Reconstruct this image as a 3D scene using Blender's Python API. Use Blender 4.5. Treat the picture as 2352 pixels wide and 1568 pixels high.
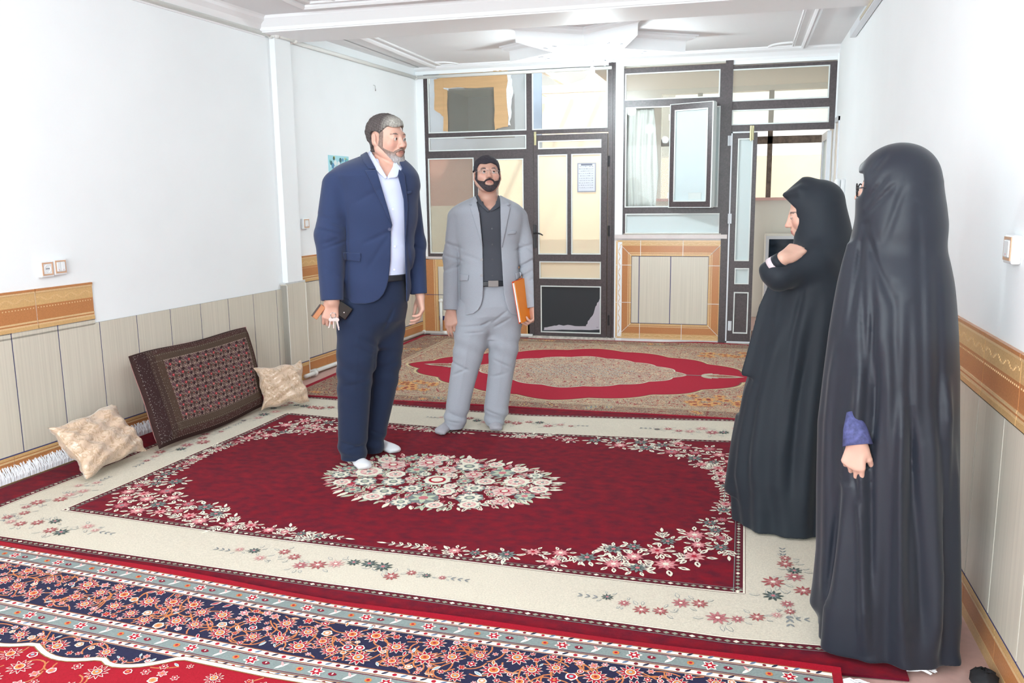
import bpy, bmesh, math, random
import numpy as np
from mathutils import Vector, Matrix

for o in list(bpy.data.objects): bpy.data.objects.remove(o)
C = bpy.context.scene.collection
SC = bpy.context.scene
PI = math.pi

# ------------------------------------------------------------------ camera, world, lights, exposure
FPX = 1951.38631
CAM = np.array([0, 0, 1.55])
CD = np.array([-0.25878409, 0.95125483, -0.16776485])
CR = np.array([0.96538634, 0.26056035, -0.01172678])
CU = np.array([-0.03255771, 0.1649926, 0.98575729])
cam_data = bpy.data.cameras.new('camera')
cam = bpy.data.objects.new('camera', cam_data); C.objects.link(cam)
cam_data.sensor_width = 36.0
cam_data.lens = FPX * 36.0 / 2352.0
cam_data.clip_start = 0.05
M = Matrix((( CR[0], CU[0], -CD[0], 0), (CR[1], CU[1], -CD[1], 0), (CR[2], CU[2], -CD[2], 1.55), (0, 0, 0, 1)))
cam.matrix_world = M
SC.camera = cam

world = bpy.data.worlds.new('world'); SC.world = world; world.use_nodes = True
wn = world.node_tree.nodes; wl = world.node_tree.links
wn['Background'].inputs[0].default_value = (0.90, 0.98, 1.0, 1)
wn['Background'].inputs[1].default_value = 1.7

def area(name, loc, rot, sx, sy, power, color=(1, 1, 1)):
    l = bpy.data.lights.new(name, 'AREA'); l.shape = 'RECTANGLE'; l.size = sx; l.size_y = sy
    l.energy = power; l.color = color
    o = bpy.data.objects.new(name, l); C.objects.link(o); o.location = loc; o.rotation_euler = rot
    return o
# unseen fill light added behind the camera, facing into the room
area('rear_fill_light', (-1.7, -2.4, 1.75), (-PI/2, 0, PI), 4.2, 1.9, 138, (0.83, 0.97, 1.0))
# the daylight falling on the outer side of the rear partition
sun_d = bpy.data.lights.new('sun', 'SUN'); sun_d.energy = 2.6; sun_d.angle = 0.05; sun_d.color = (1, 0.95, 0.86)
sun = bpy.data.objects.new('sun', sun_d); C.objects.link(sun); sun.rotation_euler = (math.radians(38), 0, math.radians(35))
SC.view_settings.view_transform = 'Standard'
SC.view_settings.look = 'None'
SC.view_settings.gamma = 1.0
SC.view_settings.use_curve_mapping = False
SC.view_settings.exposure = 1.05

# ------------------------------------------------------------------ helpers
def lin(c):
    c = np.array(c, float) / 255.0
    return tuple(np.where(c <= 0.04045, c / 12.92, ((c + 0.055) / 1.055) ** 2.4))
def ray(u, v): return CD + CR * (u - 1176) / FPX + CU * (784 - v) / FPX
def on_y(u, v, y):
    d = ray(u, v); return CAM + d * (y / d[1])
def on_z(u, v, z):
    d = ray(u, v); return CAM + d * ((z - 1.55) / d[2])
YB = 9.076                      # inner face of the rear partition
XR = 0.8386                     # right wall
AL = -0.07203
def xleft(y): return (-4.17593 - y * math.sin(AL)) / math.cos(AL)     # left wall, slightly out of square
NL = np.array([math.cos(AL), math.sin(AL), 0.0]); TL = np.array([-math.sin(AL), math.cos(AL), 0.0])
ZC = 2.95

def setp(o, label=None, cat=None, group=None, kind=None):
    if label: o['label'] = label
    if cat: o['category'] = cat
    if group: o['group'] = group
    if kind: o['kind'] = kind
    return o
def link(name, me, parent=None):
    o = bpy.data.objects.new(name, me); C.objects.link(o)
    if parent is not None:
        o.parent = parent
        o.matrix_parent_inverse = parent.matrix_world.inverted() if False else Matrix.Identity(4)
    return o
def empty(name, loc, **k):
    o = bpy.data.objects.new(name, None); C.objects.link(o); o.location = tuple(loc); o.empty_display_size = .1
    return setp(o, **k)

class MB:
    """collects coloured faces; builds ONE mesh object; world coordinates are shifted to the parent's origin"""
    def __init__(s): s.v = []; s.f = []; s.c = []; s.mi = []
    def face(s, pts, col=(1, 1, 1), mi=0):
        n = len(s.v); s.v += [tuple(p) for p in pts]; s.f.append(tuple(range(n, n + len(pts)))); s.c.append(col); s.mi.append(mi)
    def raw(s, V, F, col=(1, 1, 1), mi=0):
        n = len(s.v); s.v += [tuple(p) for p in V]
        for f in F: s.f.append(tuple(i + n for i in f)); s.c.append(col); s.mi.append(mi)
    def box(s, a, b, col=(1, 1, 1), mi=0, fr=None):
        x0, y0, z0 = a; x1, y1, z1 = b
        V = [(x0,y0,z0),(x1,y0,z0),(x1,y1,z0),(x0,y1,z0),(x0,y0,z1),(x1,y0,z1),(x1,y1,z1),(x0,y1,z1)]
        if fr is not None: V = [fr(p) for p in V]
        s.raw(V, [(0,3,2,1),(4,5,6,7),(0,1,5,4),(1,2,6,5),(2,3,7,6),(3,0,4,7)], col, mi)
    def obox(s, o, ax, ay, az, col=(1,1,1), mi=0):
        """box from corner o with edge vectors"""
        o, ax, ay, az = map(np.array, (o, ax, ay, az))
        s.box((0,0,0), (1,1,1), col, mi, fr=lambda p: o + ax*p[0] + ay*p[1] + az*p[2])
    def tube(s, pts, r, n=10, col=(1,1,1), mi=0, caps=True):
        pts = [np.array(p, float) for p in pts]; rs = r if hasattr(r, '__len__') else [r]*len(pts)
        rings = []; up = None
        for i, p in enumerate(pts):
            t = (pts[min(i+1, len(pts)-1)] - pts[max(i-1, 0)]); t /= np.linalg.norm(t) + 1e-12
            if up is None: up = np.array([0,0,1.]) if abs(t[2]) < .9 else np.array([1.,0,0])
            a = np.cross(t, up); a /= np.linalg.norm(a) + 1e-12; b = np.cross(t, a); up = np.cross(a, t)
            rings.append([p + rs[i]*(a*math.cos(2*PI*k/n) + b*math.sin(2*PI*k/n)) for k in range(n)])
        V = [q for rg in rings for q in rg]; F = []
        for i in range(len(pts)-1):
            for k in range(n): F.append((i*n+k, i*n+(k+1)%n, (i+1)*n+(k+1)%n, (i+1)*n+k))
        if caps: F.append(tuple(range(n-1, -1, -1))); F.append(tuple((len(pts)-1)*n+k for k in range(n)))
        s.raw(V, F, col, mi)
    def sphere(s, c, r, n=14, m=10, col=(1,1,1), mi=0, colf=None):
        V = []; F = []; r = np.array(r)*np.ones(3)
        for j in range(m+1):
            for i in range(n):
                V.append(np.array(c) + r*np.array([math.sin(PI*j/m)*math.cos(2*PI*i/n), math.sin(PI*j/m)*math.sin(2*PI*i/n), math.cos(PI*j/m)]))
        for j in range(m):
            for i in range(n): F.append((j*n+i, (j+1)*n+i, (j+1)*n+(i+1)%n, j*n+(i+1)%n))
        s.raw(V, F, col, mi)
    def sweep(s, path, prof, col=(1,1,1), mi=0, up=(0,0,1), closed=False):
        """prof: list of (out, up) offsets; path points list; out = right-hand horizontal normal, mitred"""
        P = [np.array(p, float) for p in path]; n = len(P); U = np.array(up, float); R = []
        for i in range(n):
            a = P[i] - P[i-1] if (i > 0 or closed) else P[1]-P[0]
            b = P[(i+1)%n] - P[i] if (i < n-1 or closed) else a
            if i == 0 and not closed: a = b
            a = a/np.linalg.norm(a); b = b/np.linalg.norm(b)
            na = np.cross(a, U); nb = np.cross(b, U); m = na + nb; m /= (m@m)/2 if m@m > 1e-9 else 1
            R.append([P[i] + m*o + U*z for o, z in prof])
        k = len(prof); V = [q for r in R for q in r]; F = []
        for i in range(n if closed else n-1):
            j = (i+1) % n
            for t in range(k): F.append((i*k+t, j*k+t, j*k+(t+1)%k, i*k+(t+1)%k))
        if not closed: F.append(tuple(range(k))); F.append(tuple((n-1)*k+t for t in range(k-1, -1, -1)))
        s.raw(V, F, col, mi)
    def build(s, name, mats, parent=None, smooth=False, bevel=0, fixn=True):
        off = np.array(parent_loc(parent)) if parent is not None else np.zeros(3)
        me = bpy.data.meshes.new(name)
        me.from_pydata([tuple(np.array(p) - off) for p in s.v], [], s.f)
        ms = mats if isinstance(mats, (list, tuple)) else [mats]
        for m in ms: me.materials.append(m)
        if len(ms) > 1: me.polygons.foreach_set('material_index', s.mi)
        at = me.color_attributes.new('Col', 'FLOAT_COLOR', 'CORNER')
        buf = []
        for f, c in zip(s.f, s.c): buf += [c[0], c[1], c[2], 1.0]*len(f)
        at.data.foreach_set('color', buf)
        if smooth: me.polygons.foreach_set('use_smooth', [True]*len(me.polygons))
        if fixn:
            bm = bmesh.new(); bm.from_mesh(me); bmesh.ops.recalc_face_normals(bm, faces=bm.faces); bm.to_mesh(me); bm.free()
        me.update()
        o = link(name, me, parent)
        if bevel:
            b = o.modifiers.new('bevel', 'BEVEL'); b.width = bevel; b.segments = 2; b.limit_method = 'ANGLE'
        return o
def parent_loc(p):
    l = np.zeros(3)
    while p is not None: l = l + np.array(p.location); p = p.parent
    return l

# ------------------------------------------------------------------ materials
def mat(name, col=(.8,.8,.8), rough=.5, metal=0, vcol=False, noise=0, nscale=(20,20,20), bump=0, bscale=200, sheen=0, spec=.5, emit=None, es=1, detail=3, coat=0, tint=None, trans=0):
    m = bpy.data.materials.new(name); m.use_nodes = True; N = m.node_tree.nodes; L = m.node_tree.links; B = N['Principled BSDF']
    B.inputs['Roughness'].default_value = rough; B.inputs['Metallic'].default_value = metal
    B.inputs['Specular IOR Level'].default_value = spec
    B.inputs['Coat Weight'].default_value = coat
    B.inputs['Sheen Weight'].default_value = sheen
    if vcol:
        a = N.new('ShaderNodeVertexColor'); a.layer_name = 'Col'; src = a.outputs[0]
    else:
        a = N.new('ShaderNodeRGB'); a.outputs[0].default_value = (*col, 1); src = a.outputs[0]
    tc = N.new('ShaderNodeTexCoord')
    if noise:
        mp = N.new('ShaderNodeMapping'); mp.inputs['Scale'].default_value = nscale; L.new(tc.outputs['Object'], mp.inputs[0])
        nz = N.new('ShaderNodeTexNoise'); nz.inputs['Scale'].default_value = 1; nz.inputs['Detail'].default_value = detail; L.new(mp.outputs[0], nz.inputs[0])
        mr = N.new('ShaderNodeMapRange'); mr.inputs[1].default_value = .3; mr.inputs[2].default_value = .7; mr.inputs[3].default_value = 1-noise; mr.inputs[4].default_value = 1+noise
        L.new(nz.outputs[0], mr.inputs[0])
        if tint:
            mx = N.new('ShaderNodeMix'); mx.data_type = 'RGBA'
            mr.inputs[3].default_value = 0; mr.inputs[4].default_value = noise
            L.new(mr.outputs[0], mx.inputs[0]); L.new(src, mx.inputs[6]); mx.inputs[7].default_value = (*tint, 1); src = mx.outputs[2]
        else:
            vm = N.new('ShaderNodeVectorMath'); vm.operation = 'SCALE'; L.new(src, vm.inputs[0]); L.new(mr.outputs[0], vm.inputs['Scale']); src = vm.outputs[0]
    L.new(src, B.inputs['Base Color'])
    if bump:
        n2 = N.new('ShaderNodeTexNoise'); n2.inputs['Scale'].default_value = bscale; n2.inputs['Detail'].default_value = 3; L.new(tc.outputs['Object'], n2.inputs[0])
        bp = N.new('ShaderNodeBump'); bp.inputs['Strength'].default_value = bump; bp.inputs['Distance'].default_value = .01
        L.new(n2.outputs[0], bp.inputs['Height']); L.new(bp.outputs[0], B.inputs['Normal'])
    if emit is not None:
        B.inputs['Emission Color'].default_value = (*emit, 1); B.inputs['Emission Strength'].default_value = es
    if trans: B.inputs['Transmission Weight'].default_value = trans
    return m
def glass_mat(name, tint=(.95,.97,.97), gloss=.08, diff=0, dcol=(.8,.8,.8), trl=False):
    """thin pane: see-through, with a little reflection and, for frosted or dirty glass, a scattering share"""
    m = bpy.data.materials.new(name); m.use_nodes = True; N = m.node_tree.nodes; L = m.node_tree.links
    out = N['Material Output']; N.remove(N['Principled BSDF'])
    T = N.new('ShaderNodeBsdfTransparent'); T.inputs[0].default_value = (*tint, 1)
    G = N.new('ShaderNodeBsdfGlossy'); G.inputs['Roughness'].default_value = .03 if not trl else .3
    m1 = N.new('ShaderNodeMixShader'); m1.inputs[0].default_value = gloss
    L.new(T.outputs[0], m1.inputs[1]); L.new(G.outputs[0], m1.inputs[2]); last = m1
    if diff:
        D = N.new('ShaderNodeBsdfDiffuse'); D.inputs[0].default_value = (*dcol, 1)
        if trl:
            X = N.new('ShaderNodeBsdfTranslucent'); X.inputs[0].default_value = (*dcol, 1)
            mm = N.new('ShaderNodeMixShader'); mm.inputs[0].default_value = .3; L.new(D.outputs[0], mm.inputs[1]); L.new(X.outputs[0], mm.inputs[2]); D = mm
        m2 = N.new('ShaderNodeMixShader'); m2.inputs[0].default_value = diff
        L.new(m1.outputs[0], m2.inputs[1]); L.new(D.outputs[0], m2.inputs[2]); last = m2
    L.new(last.outputs[0], out.inputs[0])
    return m
M_plaster = mat('white_plaster', lin((246,249,251)), .85, noise=.02, nscale=(1.5,1.5,1.5), bump=.04, bscale=60, spec=.2)
M_ceil = mat('ceiling_paint', lin((240,241,243)), .8, noise=.015, nscale=(2,2,2), spec=.2)
M_mould = mat('moulding_white', lin((247,248,250)), .6, spec=.3)
M_tile = mat('glazed_tile', vcol=True, rough=.3, noise=.07, nscale=(90,90,1.2), spec=.4)
M_band = mat('border_tile', vcol=True, rough=.25, noise=.10, nscale=(160,160,160), spec=.5)
M_grout = mat('grout', lin((225,215,205)), .9)
M_floor = mat('floor_tile', lin((196,160,152)), .4, noise=.05, nscale=(40,40,40))
M_brown = mat('brown_paint', lin((74,64,66)), .38, noise=.25, nscale=(60,60,60), spec=.5, bump=.05, bscale=300)
M_bead = mat('glazing_bead', lin((222,228,226)), .4)
M_alu = mat('white_aluminium', lin((226,230,236)), .35)
M_glass = glass_mat('clear_glass', gloss=.025)
M_clear = glass_mat('clear_pane', gloss=.008, trl=False)
M_dirty = glass_mat('dusty_glass', (.9,.9,.88), .03, .22, lin((214,210,196)), True)
M_frost = glass_mat('frosted_glass', (.9,.95,.95), .06, .9, lin((232,242,244)), True)
M_pipe = mat('white_pipe', lin((232,232,228)), .35)
M_rug = mat('rug_pile', vcol=True, rough=.95, noise=.10, nscale=(150,150,150), sheen=.04, bump=.25, bscale=450, spec=.1)
M_maroon = mat('maroon_pile', vcol=True, rough=.95, noise=.75, nscale=(16,22,16), sheen=.03, bump=.25, bscale=450, spec=.1, tint=lin((140,8,30)), detail=6)
M_vc = mat('painted', vcol=True, rough=.5)
M_metal = mat('steel', lin((190,190,190)), .25, metal=1)
M_brass = mat('brass', lin((176,168,132)), .35, metal=.6)
M_black = mat('black_metal', lin((38,38,42)), .35)
# ------------------------------------------------------------------ room shell
Y0 = -2.6
def struct(name, mb, mats, parent=None, **k):
    o = mb.build(name, mats, parent, **k)
    if parent is None: o['kind'] = 'structure'
    return o
m = MB(); m.box((-6.5, Y0-.1, -.1), (2.2, 13.5, 0)); struct('floor', m, M_floor)
m = MB()
a = xleft(Y0); b = xleft(YB)
m.raw([(a,Y0,0),(b,YB,0),(b-.2,YB,0),(a-.2,Y0,0),(a,Y0,ZC),(b,YB,ZC),(b-.2,YB,ZC),(a-.2,Y0,ZC)], [(0,3,2,1),(4,5,6,7),(0,1,5,4),(1,2,6,5),(2,3,7,6),(3,0,4,7)])
struct('wall_left', m, M_plaster)
m = MB(); m.box((XR, Y0, 0), (XR+.2, 8.72, ZC)); m.box((XR, 8.72, 2.24), (XR+.2, YB+.04, ZC)); struct('wall_right', m, M_plaster)
# end wall behind the camera: piers and spandrels round a wide opening left for the world light
m = MB(); m.box((-4.4,Y0-.15,0), (XR,Y0,.75)); m.box((-4.4,Y0-.15,2.72), (XR,Y0,ZC)); m.box((-4.4,Y0-.15,.75), (-3.95,Y0,2.72)); m.box((.5,Y0-.15,.75), (XR,Y0,2.72))
struct('wall_front', m, M_plaster)
m = MB(); m.box((-4.6, Y0-.15, ZC), (XR+.2, YB+.12, ZC+.15)); struct('ceiling', m, M_ceil)

# ceiling mouldings: cross beam, panel frames, cornices
m = MB()
m.box((-4.2, 6.22, 2.84), (XR, 6.70, ZC))
prof = [(0,0),(.0,-.10),(.012,-.10),(.02,-.075),(.05,-.045),(.075,-.02),(.085,0)]
m.sweep([(XR,6.22,ZC),(-3.72,6.22,ZC)], [(-o,z) for o,z in prof], up=(0,0,1))
m.sweep([(XR,6.70,ZC),(-3.58,6.70,ZC)], [(o,z) for o,z in prof], up=(0,0,1))
struct('trim_1', m, M_mould)
def frame_moulding(x0, y0, x1, y1, w=.055, d=.028, notch=.16):
    m = MB()
    pts = [(x0+notch,y0),(x1-notch,y0),(x1-notch,y0+notch*.35),(x1,y0+notch*.35+.0)]
    P = [(x0,y0,ZC),(x1,y0,ZC),(x1,y1,ZC),(x0,y1,ZC)]
    pr = [(0,0),(0,-d*.5),(w*.3,-d),(w*.45,-d*.55),(w*.6,-d*.9),(w,-d*.35),(w,0)]
    m.sweep(P, pr, closed=True)
    i = .09; Q = [(x0+i,y0+i,ZC),(x1-i,y0+i,ZC),(x1-i,y1-i,ZC),(x0+i,y1-i,ZC)]
    m.sweep(Q, [(o*.45,z*.5) for o,z in pr], closed=True)
    for cx, cy, sx, sy in ((x0,y0,1,1),(x1,y0,-1,1),(x1,y1,-1,-1),(x0,y1,1,-1)):
        m.sweep([(cx+sx*(i+.2*math.cos(t)), cy+sy*(i+.2*math.sin(t)), ZC) for t in np.linspace(0,PI/2,8)], [(o*.4,z*.5) for o,z in pr])
    return m
struct('trim_2', frame_moulding(-3.26, 6.86, .48, 9.0), M_mould)
struct('trim_3', frame_moulding(-3.15, .6, .3, 5.92), M_mould)
# cornice along the left wall of the near bay, and rear cornice
m = MB()
big = [(0,0),(0,-.13),(.015,-.13),(.03,-.10),(.07,-.055),(.115,-.03),(.125,-.012),(.14,0)]
m.sweep([(xleft(Y0)+0.0,Y0,ZC),(xleft(6.3),6.3,ZC)], [(o,z) for o,z in big])
m.sweep([(XR,6.2,ZC),(XR,Y0,ZC)], [(o*.8,z*.8) for o,z in big])
struct('trim_4', m, M_mould)
m = MB()
m.sweep([(-1.30,YB,2.955),(XR,YB,2.955)], [(o*.8,z*.75) for o,z in big])
m.sweep([(xleft(YB),YB,2.95),(-1.30,YB,2.95)], [(0,0),(0,-.035),(.02,-.04),(.05,-.02),(.06,0)])
struct('trim_5', m, M_mould)
# wedge filling between the square ceiling panel and the slanted wall
m = MB(); m.raw([(xleft(6.7)+.0,6.7,2.944),(-3.50,6.7,2.944),(-3.46,YB,2.944),(xleft(YB),YB,2.944)], [(0,1,2,3)]); m.raw([(xleft(6.7)+.0,6.7,2.955),(-3.50,6.7,2.955),(-3.46,YB,2.955),(xleft(YB),YB,2.955)], [(0,1,2,3)])
struct('trim_6', m, M_mould)

# star shaped ceiling ornament
SCX, SCY = -1.36, 7.75
def star(R, z, k=.382):
    P = []
    for i in range(10):
        a = PI/2 + i*PI/5; r = R if i % 2 == 0 else R*k
        P.append(np.array([SCX + r*math.cos(a), SCY + r*math.sin(a), z]))
    return P
m = MB()
levels = [(.97,2.949),(.97,2.938),(.945,2.93),(.94,2.915),(.90,2.902),(.865,2.895),(.855,2.885),(.85,2.80)]
rings = [star(R, z) for R, z in levels]
V = [p for r in rings for p in r]; F = []
for i in range(len(rings)-1):
    for j in range(10): F.append((i*10+j, i*10+(j+1)%10, (i+1)*10+(j+1)%10, (i+1)*10+j))
n = (len(rings)-1)*10
V.append(np.array([SCX,SCY,2.80])); V.append(np.array([SCX,SCY,2.949])); cc = len(V)-2
for j in range(10): F.append((n+j, n+(j+1)%10, cc)); F.append(((j+1)%10, j, cc+1))
m.raw(V, F)
st = m.build('ceiling_star_ornament', M_mould)
setp(st, 'white plaster five pointed star dropped from the far bay of the ceiling', 'ceiling ornament')
M_hole = mat('dark_slot', lin((90,92,100)), .8)
for i in range(5):
    a = PI/2 + i*2*PI/5
    for s in (-1, 1):
        m = MB()
        r = .47; t = np.array([math.cos(a), math.sin(a), 0]); nn = np.array([-t[1], t[0], 0])
        c = np.array([SCX, SCY, 2.7995]) + t*r + nn*s*.06
        m.raw([c - t*.035, c + nn*.012*s, c + t*.035, c - nn*.012*s, c - t*.035 - [0,0,.002], c + nn*.012*s - [0,0,.002], c + t*.035 - [0,0,.002], c - nn*.012*s - [0,0,.002]], [(0,1,2,3),(7,6,5,4),(0,4,5,1),(1,5,6,2),(2,6,7,3),(3,7,4,0)])
        m.build('cut_out', M_hole, st)

# bulbs: one under the star, two unseen ones added as fill
M_bulb = mat('lit_bulb', (1,1,1), .4, emit=(.85,.97,1.0), es=225); M_bulb2 = mat('fill_bulb', (1,1,1), .4, emit=(.85,.97,1.0), es=85)
def bulb(x, y, ztop, z, label, r=.062, mt=None):
    e = empty('light_bulb', (x, y, ztop), label=label, cat='light bulb')
    m = MB(); m.tube([(x,y,ztop+.002),(x,y,z+r+.05)], .004, 8); m.build('cord', M_alu, e)
    m = MB(); m.tube([(x,y,z+r+.055),(x,y,z+r+.03),(x,y,z+r-.006)], [.018,.02,.022], 14); m.build('lamp_holder', M_alu, e, smooth=True)
    m = MB(); m.sphere((x,y,z), r, 24, 16); m.build('globe', mt or M_bulb, e, smooth=True)
    return e
bulb(SCX+.02, SCY, 2.80, 2.56, 'glaring lit white bulb hanging under the ceiling star by the rear windows')
bulb(-1.6, 3.2, ZC, 2.66, 'added unseen fill bulb hanging from the near bay of the ceiling, above the view', mt=M_bulb2)
bulb(-1.6, .2, ZC, 2.66, 'lit white bulb hanging from the ceiling at the viewer\'s end of the room', mt=M_bulb2)

# ------------------------------------------------------------------ tiled wainscot
CBEI = lin((214,207,192)); CNAV = lin((52,56,120)); CG = lin((236,230,222)); COR = lin((192,130,82)); CGO = lin((214,174,120)); CLT = lin((226,190,142)); CDK = lin((170,104,60))
M_navy = mat('navy_grout', lin((60,62,110)), .7)
def run_frame(P, T, Nn):
    P, T, Nn = map(lambda a: np.array(a, float), (P, T, Nn))
    def fr(p): return P + T*p[0] + Nn*p[1] + np.array([0,0,1.])*p[2]      # (along, out, up)
    return fr
def wain_beige(m, fr, a0, a1, z0, z1, joints, t=.008):
    """vertical striped beige tiles with navy joints"""
    js = [a0] + [j for j in joints if a0+.02 < j < a1-.02] + [a1]
    for i in range(len(js)-1):
        g = .004
        rnd = random.Random(i*7+int(a0*100)); k = rnd.uniform(.96,1.03)
        m.box((js[i]+(g if i else 0), 0, z0), (js[i+1]-(g if i < len(js)-2 else 0), t, z1), tuple(np.array(CBEI)*k), 0, fr)
    m.box((a0, 0, z0), (a1, t-.003, z1), CNAV, 1, fr)
def band_base(m, fr, a0, a1, joints, t=.009, zt=.1556):
    """skirting course: gold foot, orange band, light ridges, navy line on top"""
    js = [a0] + [j for j in joints if a0+.02 < j < a1-.02] + [a1]
    for i in range(len(js)-1):
        A = js[i]+(.002 if i else 0); B = js[i+1]-(.002 if i < len(js)-2 else 0)
        for z0, z1, c, tt in ((0,.045,CGO,t),(.045,.118,COR,t-.001),(.118,.128,CLT,t+.002),(.128,.134,COR,t),(.134,.150,CGO,t+.003)):
            m.box((A,0,z0),(B,tt,z1),c,2,fr)
    m.box((a0,0,.0),(a1,t-.004,.151),CG,0,fr); m.box((a0,0,.1505),(a1,t-.001,.1575),CNAV,1,fr)
def vine(m, fr, a0, a1, zc, amp, t, col):
    n = int((a1-a0)/.012); pts = [(a0+(a1-a0)*i/n, zc+amp*math.sin((a0+(a1-a0)*i/n)*2*PI/.11)) for i in range(n+1)]
    for (x0,z0),(x1,z1) in zip(pts[:-1], pts[1:]):
        m.box((x0,0,min(z0,z1)-.0015),(x1,t,max(z0,z1)+.0015),col,2,fr)
def band_top(m, fr, a0, a1, joints, t=.009, zb=.836, zt=1.0635):
    js = [a0] + [j for j in joints if a0+.02 < j < a1-.02] + [a1]
    h = zt-zb
    for i in range(len(js)-1):
        A = js[i]+(.003 if i else 0); B = js[i+1]-(.003 if i < len(js)-2 else 0)
        for z0, z1, c, tt in ((0,.02,CGO,t+.003),(.02,.03,CLT,t+.001),(.03,.038,COR,t),(.038,.048,CLT,t+.002),(.048,.135,COR,t-.001),(.135,.205,CGO,t),(.205,.215,CLT,t+.004),(.215,h,COR,t+.006)):
            m.box((A,0,zb+z0),(B,tt,zb+z1),c,2,fr)
        vine(m, fr, A+.01, B-.01, zb+.17, .011, t+.0015, lin((222,184,132)))
        k = int((B-A)/.02)
        for q in range(k): m.box((A+q*.02+.006,0,zb+.118),(A+q*.02+.012,t+.0006,zb+.124),CLT,2,fr)
    m.box((a0,0,zb),(a1,t-.004,zt-.002),CG,0,fr); m.box((a0,0,zb-.006),(a1,t-.001,zb),CNAV,1,fr)
TM = [M_tile, M_navy, M_band]
frL = run_frame((xleft(0),0,0), TL, NL)
L_ = 1/math.cos(AL)
def ya(y): return y*L_
jm = [ya(3.77+.312*k) for k in range(-22, 20)]; jb = [ya(3.70+.41*k) for k in range(-16, 18)]
m = MB()
wain_beige(m, frL, ya(Y0), ya(6.34), .157, .81, jm); band_base(m, frL, ya(Y0), ya(6.34), jb)
# beige tiles keep full height only below the surviving top course
wain_beige(m, frL, ya(Y0), ya(4.36), .80, .836, jm)
band_top(m, frL, ya(Y0), ya(4.36), [ya(3.95+.41*k) for k in range(-16, 2)])
m.build('wall_left_wainscot', TM)['kind'] = 'structure'
bpy.data.objects['wall_left_wainscot'].name = 'trim_7'
# pier standing proud of the left wall, plaster above and tile below
m = MB(); frp = frL
m.box((ya(6.38),0,.86),(ya(6.60),.05,2.90),(1,1,1),0,frp); struct('trim_8', m, M_plaster)
m = MB()
m.box((ya(6.34),0,.157),(ya(6.62),.062,.85),CBEI,0,frp)
m.box((ya(6.345),0,0),(ya(6.615),.06,.155),COR,2,frp); m.box((ya(6.34),0,.12),(ya(6.62),.064,.15),CGO,2,frp); m.box((ya(6.34),0,0),(ya(6.62),.064,.04),CGO,2,frp)
m.box((ya(6.34),0,.151),(ya(6.62),.063,.157),CNAV,1,frp)
for y in (6.34, 6.615): m.box((ya(y),0,0),(ya(y)+.006,.066,.84),CG,0,frp)
m.box((ya(6.33),0,.85),(ya(6.63),.055,.862),lin((205,205,205)),0,frp)
struct('trim_9', m, TM)
m = MB()
wain_beige(m, frL, ya(6.62), ya(YB), .157, .836, [ya(6.93+.312*k) for k in range(0, 8)]); band_base(m, frL, ya(6.62), ya(YB), [ya(6.99+.41*k) for k in range(0, 6)])
band_top(m, frL, ya(6.64), ya(YB), [ya(6.95+.41*k) for k in range(0, 6)])
struct('trim_10', m, TM)
frR = run_frame((XR,0,0), (0,1,0), (-1,0,0))
m = MB()
wain_beige(m, frR, Y0, 8.7, .157, .836, [2.97+.312*k for k in range(-18, 19)]); band_base(m, frR, Y0, 8.7, [2.87+.41*k for k in range(-14, 15)])
band_top(m, frR, Y0, 8.7, [3.26+.41*k for k in range(-15, 14)])
struct('trim_11', m, TM)

# ------------------------------------------------------------------ rear partition: windows, doors, tiled counters
def bx(u, v=400): return float(on_y(u, v, YB)[0])
def bz(v, u=1400): return float(on_y(u, v, YB)[2])
def rect(u0, v0, u1, v1):
    a = on_y(u0, (v0+v1)/2, YB)[0]; b = on_y(u1, (v0+v1)/2, YB)[0]; um = (u0+u1)/2
    return float(a), float(on_y(um, v1, YB)[2]), float(b), float(on_y(um, v0, YB)[2])      # x0,z0,x1,z1
def window(name, outer, panes, depth=.05, y=YB, glass=None, kind='structure', frame_mat=None, bead=.012, parent=None, loc=None):
    """outer: (x0,z0,x1,z1); panes: list of (rect, material or None).  Frame is the outer rectangle with the pane openings left out."""
    x0,z0,x1,z1 = outer
    e = parent if parent is not None else empty(name, ((x0+x1)/2, y+depth/2, z0), kind=kind)
    xs = sorted(set([x0,x1] + [p[0][0] for p in panes] + [p[0][2] for p in panes])); zs = sorted(set([z0,z1] + [p[0][1] for p in panes] + [p[0][3] for p in panes]))
    f = MB()
    for i in range(len(xs)-1):
        for j in range(len(zs)-1):
            cx = (xs[i]+xs[i+1])/2; cz = (zs[j]+zs[j+1])/2
            if any(p[0][0] < cx < p[0][2] and p[0][1] < cz < p[0][3] for p in panes): continue
            f.box((xs[i],y,zs[j]),(xs[i+1],y+depth,zs[j+1]))
    f.build('window_frame', frame_mat or M_brown, e)
    b = MB()
    for (a,c,d,g), mt in panes:
        t = bead
        for (p,q) in (((a,y-.006,c),(a+t,y+.012,g)),((d-t,y-.006,c),(d,y+.012,g)),((a+t,y-.006,c),(d-t,y+.012,c+t)),((a+t,y-.006,g-t),(d-t,y+.012,g))): b.box(p, q)
        if mt is not None:
            s = MB(); s.box((a+.002,y+.014,c+.002),(d-.002,y+.018,g-.002)); s.build('pane', mt, e)
    if bead: b.build('glazing_bead', M_bead, e)
    return e
# left window block above the low tiled wall
zl = bz(592, 1095)
w1 = window('window_1', (bx(978), zl, bx(1210), 2.885), [
    (rect(983,172,1209,303), M_dirty), (rect(985,313,1209,345), M_dirty),
    (rect(986,363,1090,582), M_dirty), (rect(1099,365,1203,582), M_dirty)])
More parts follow.
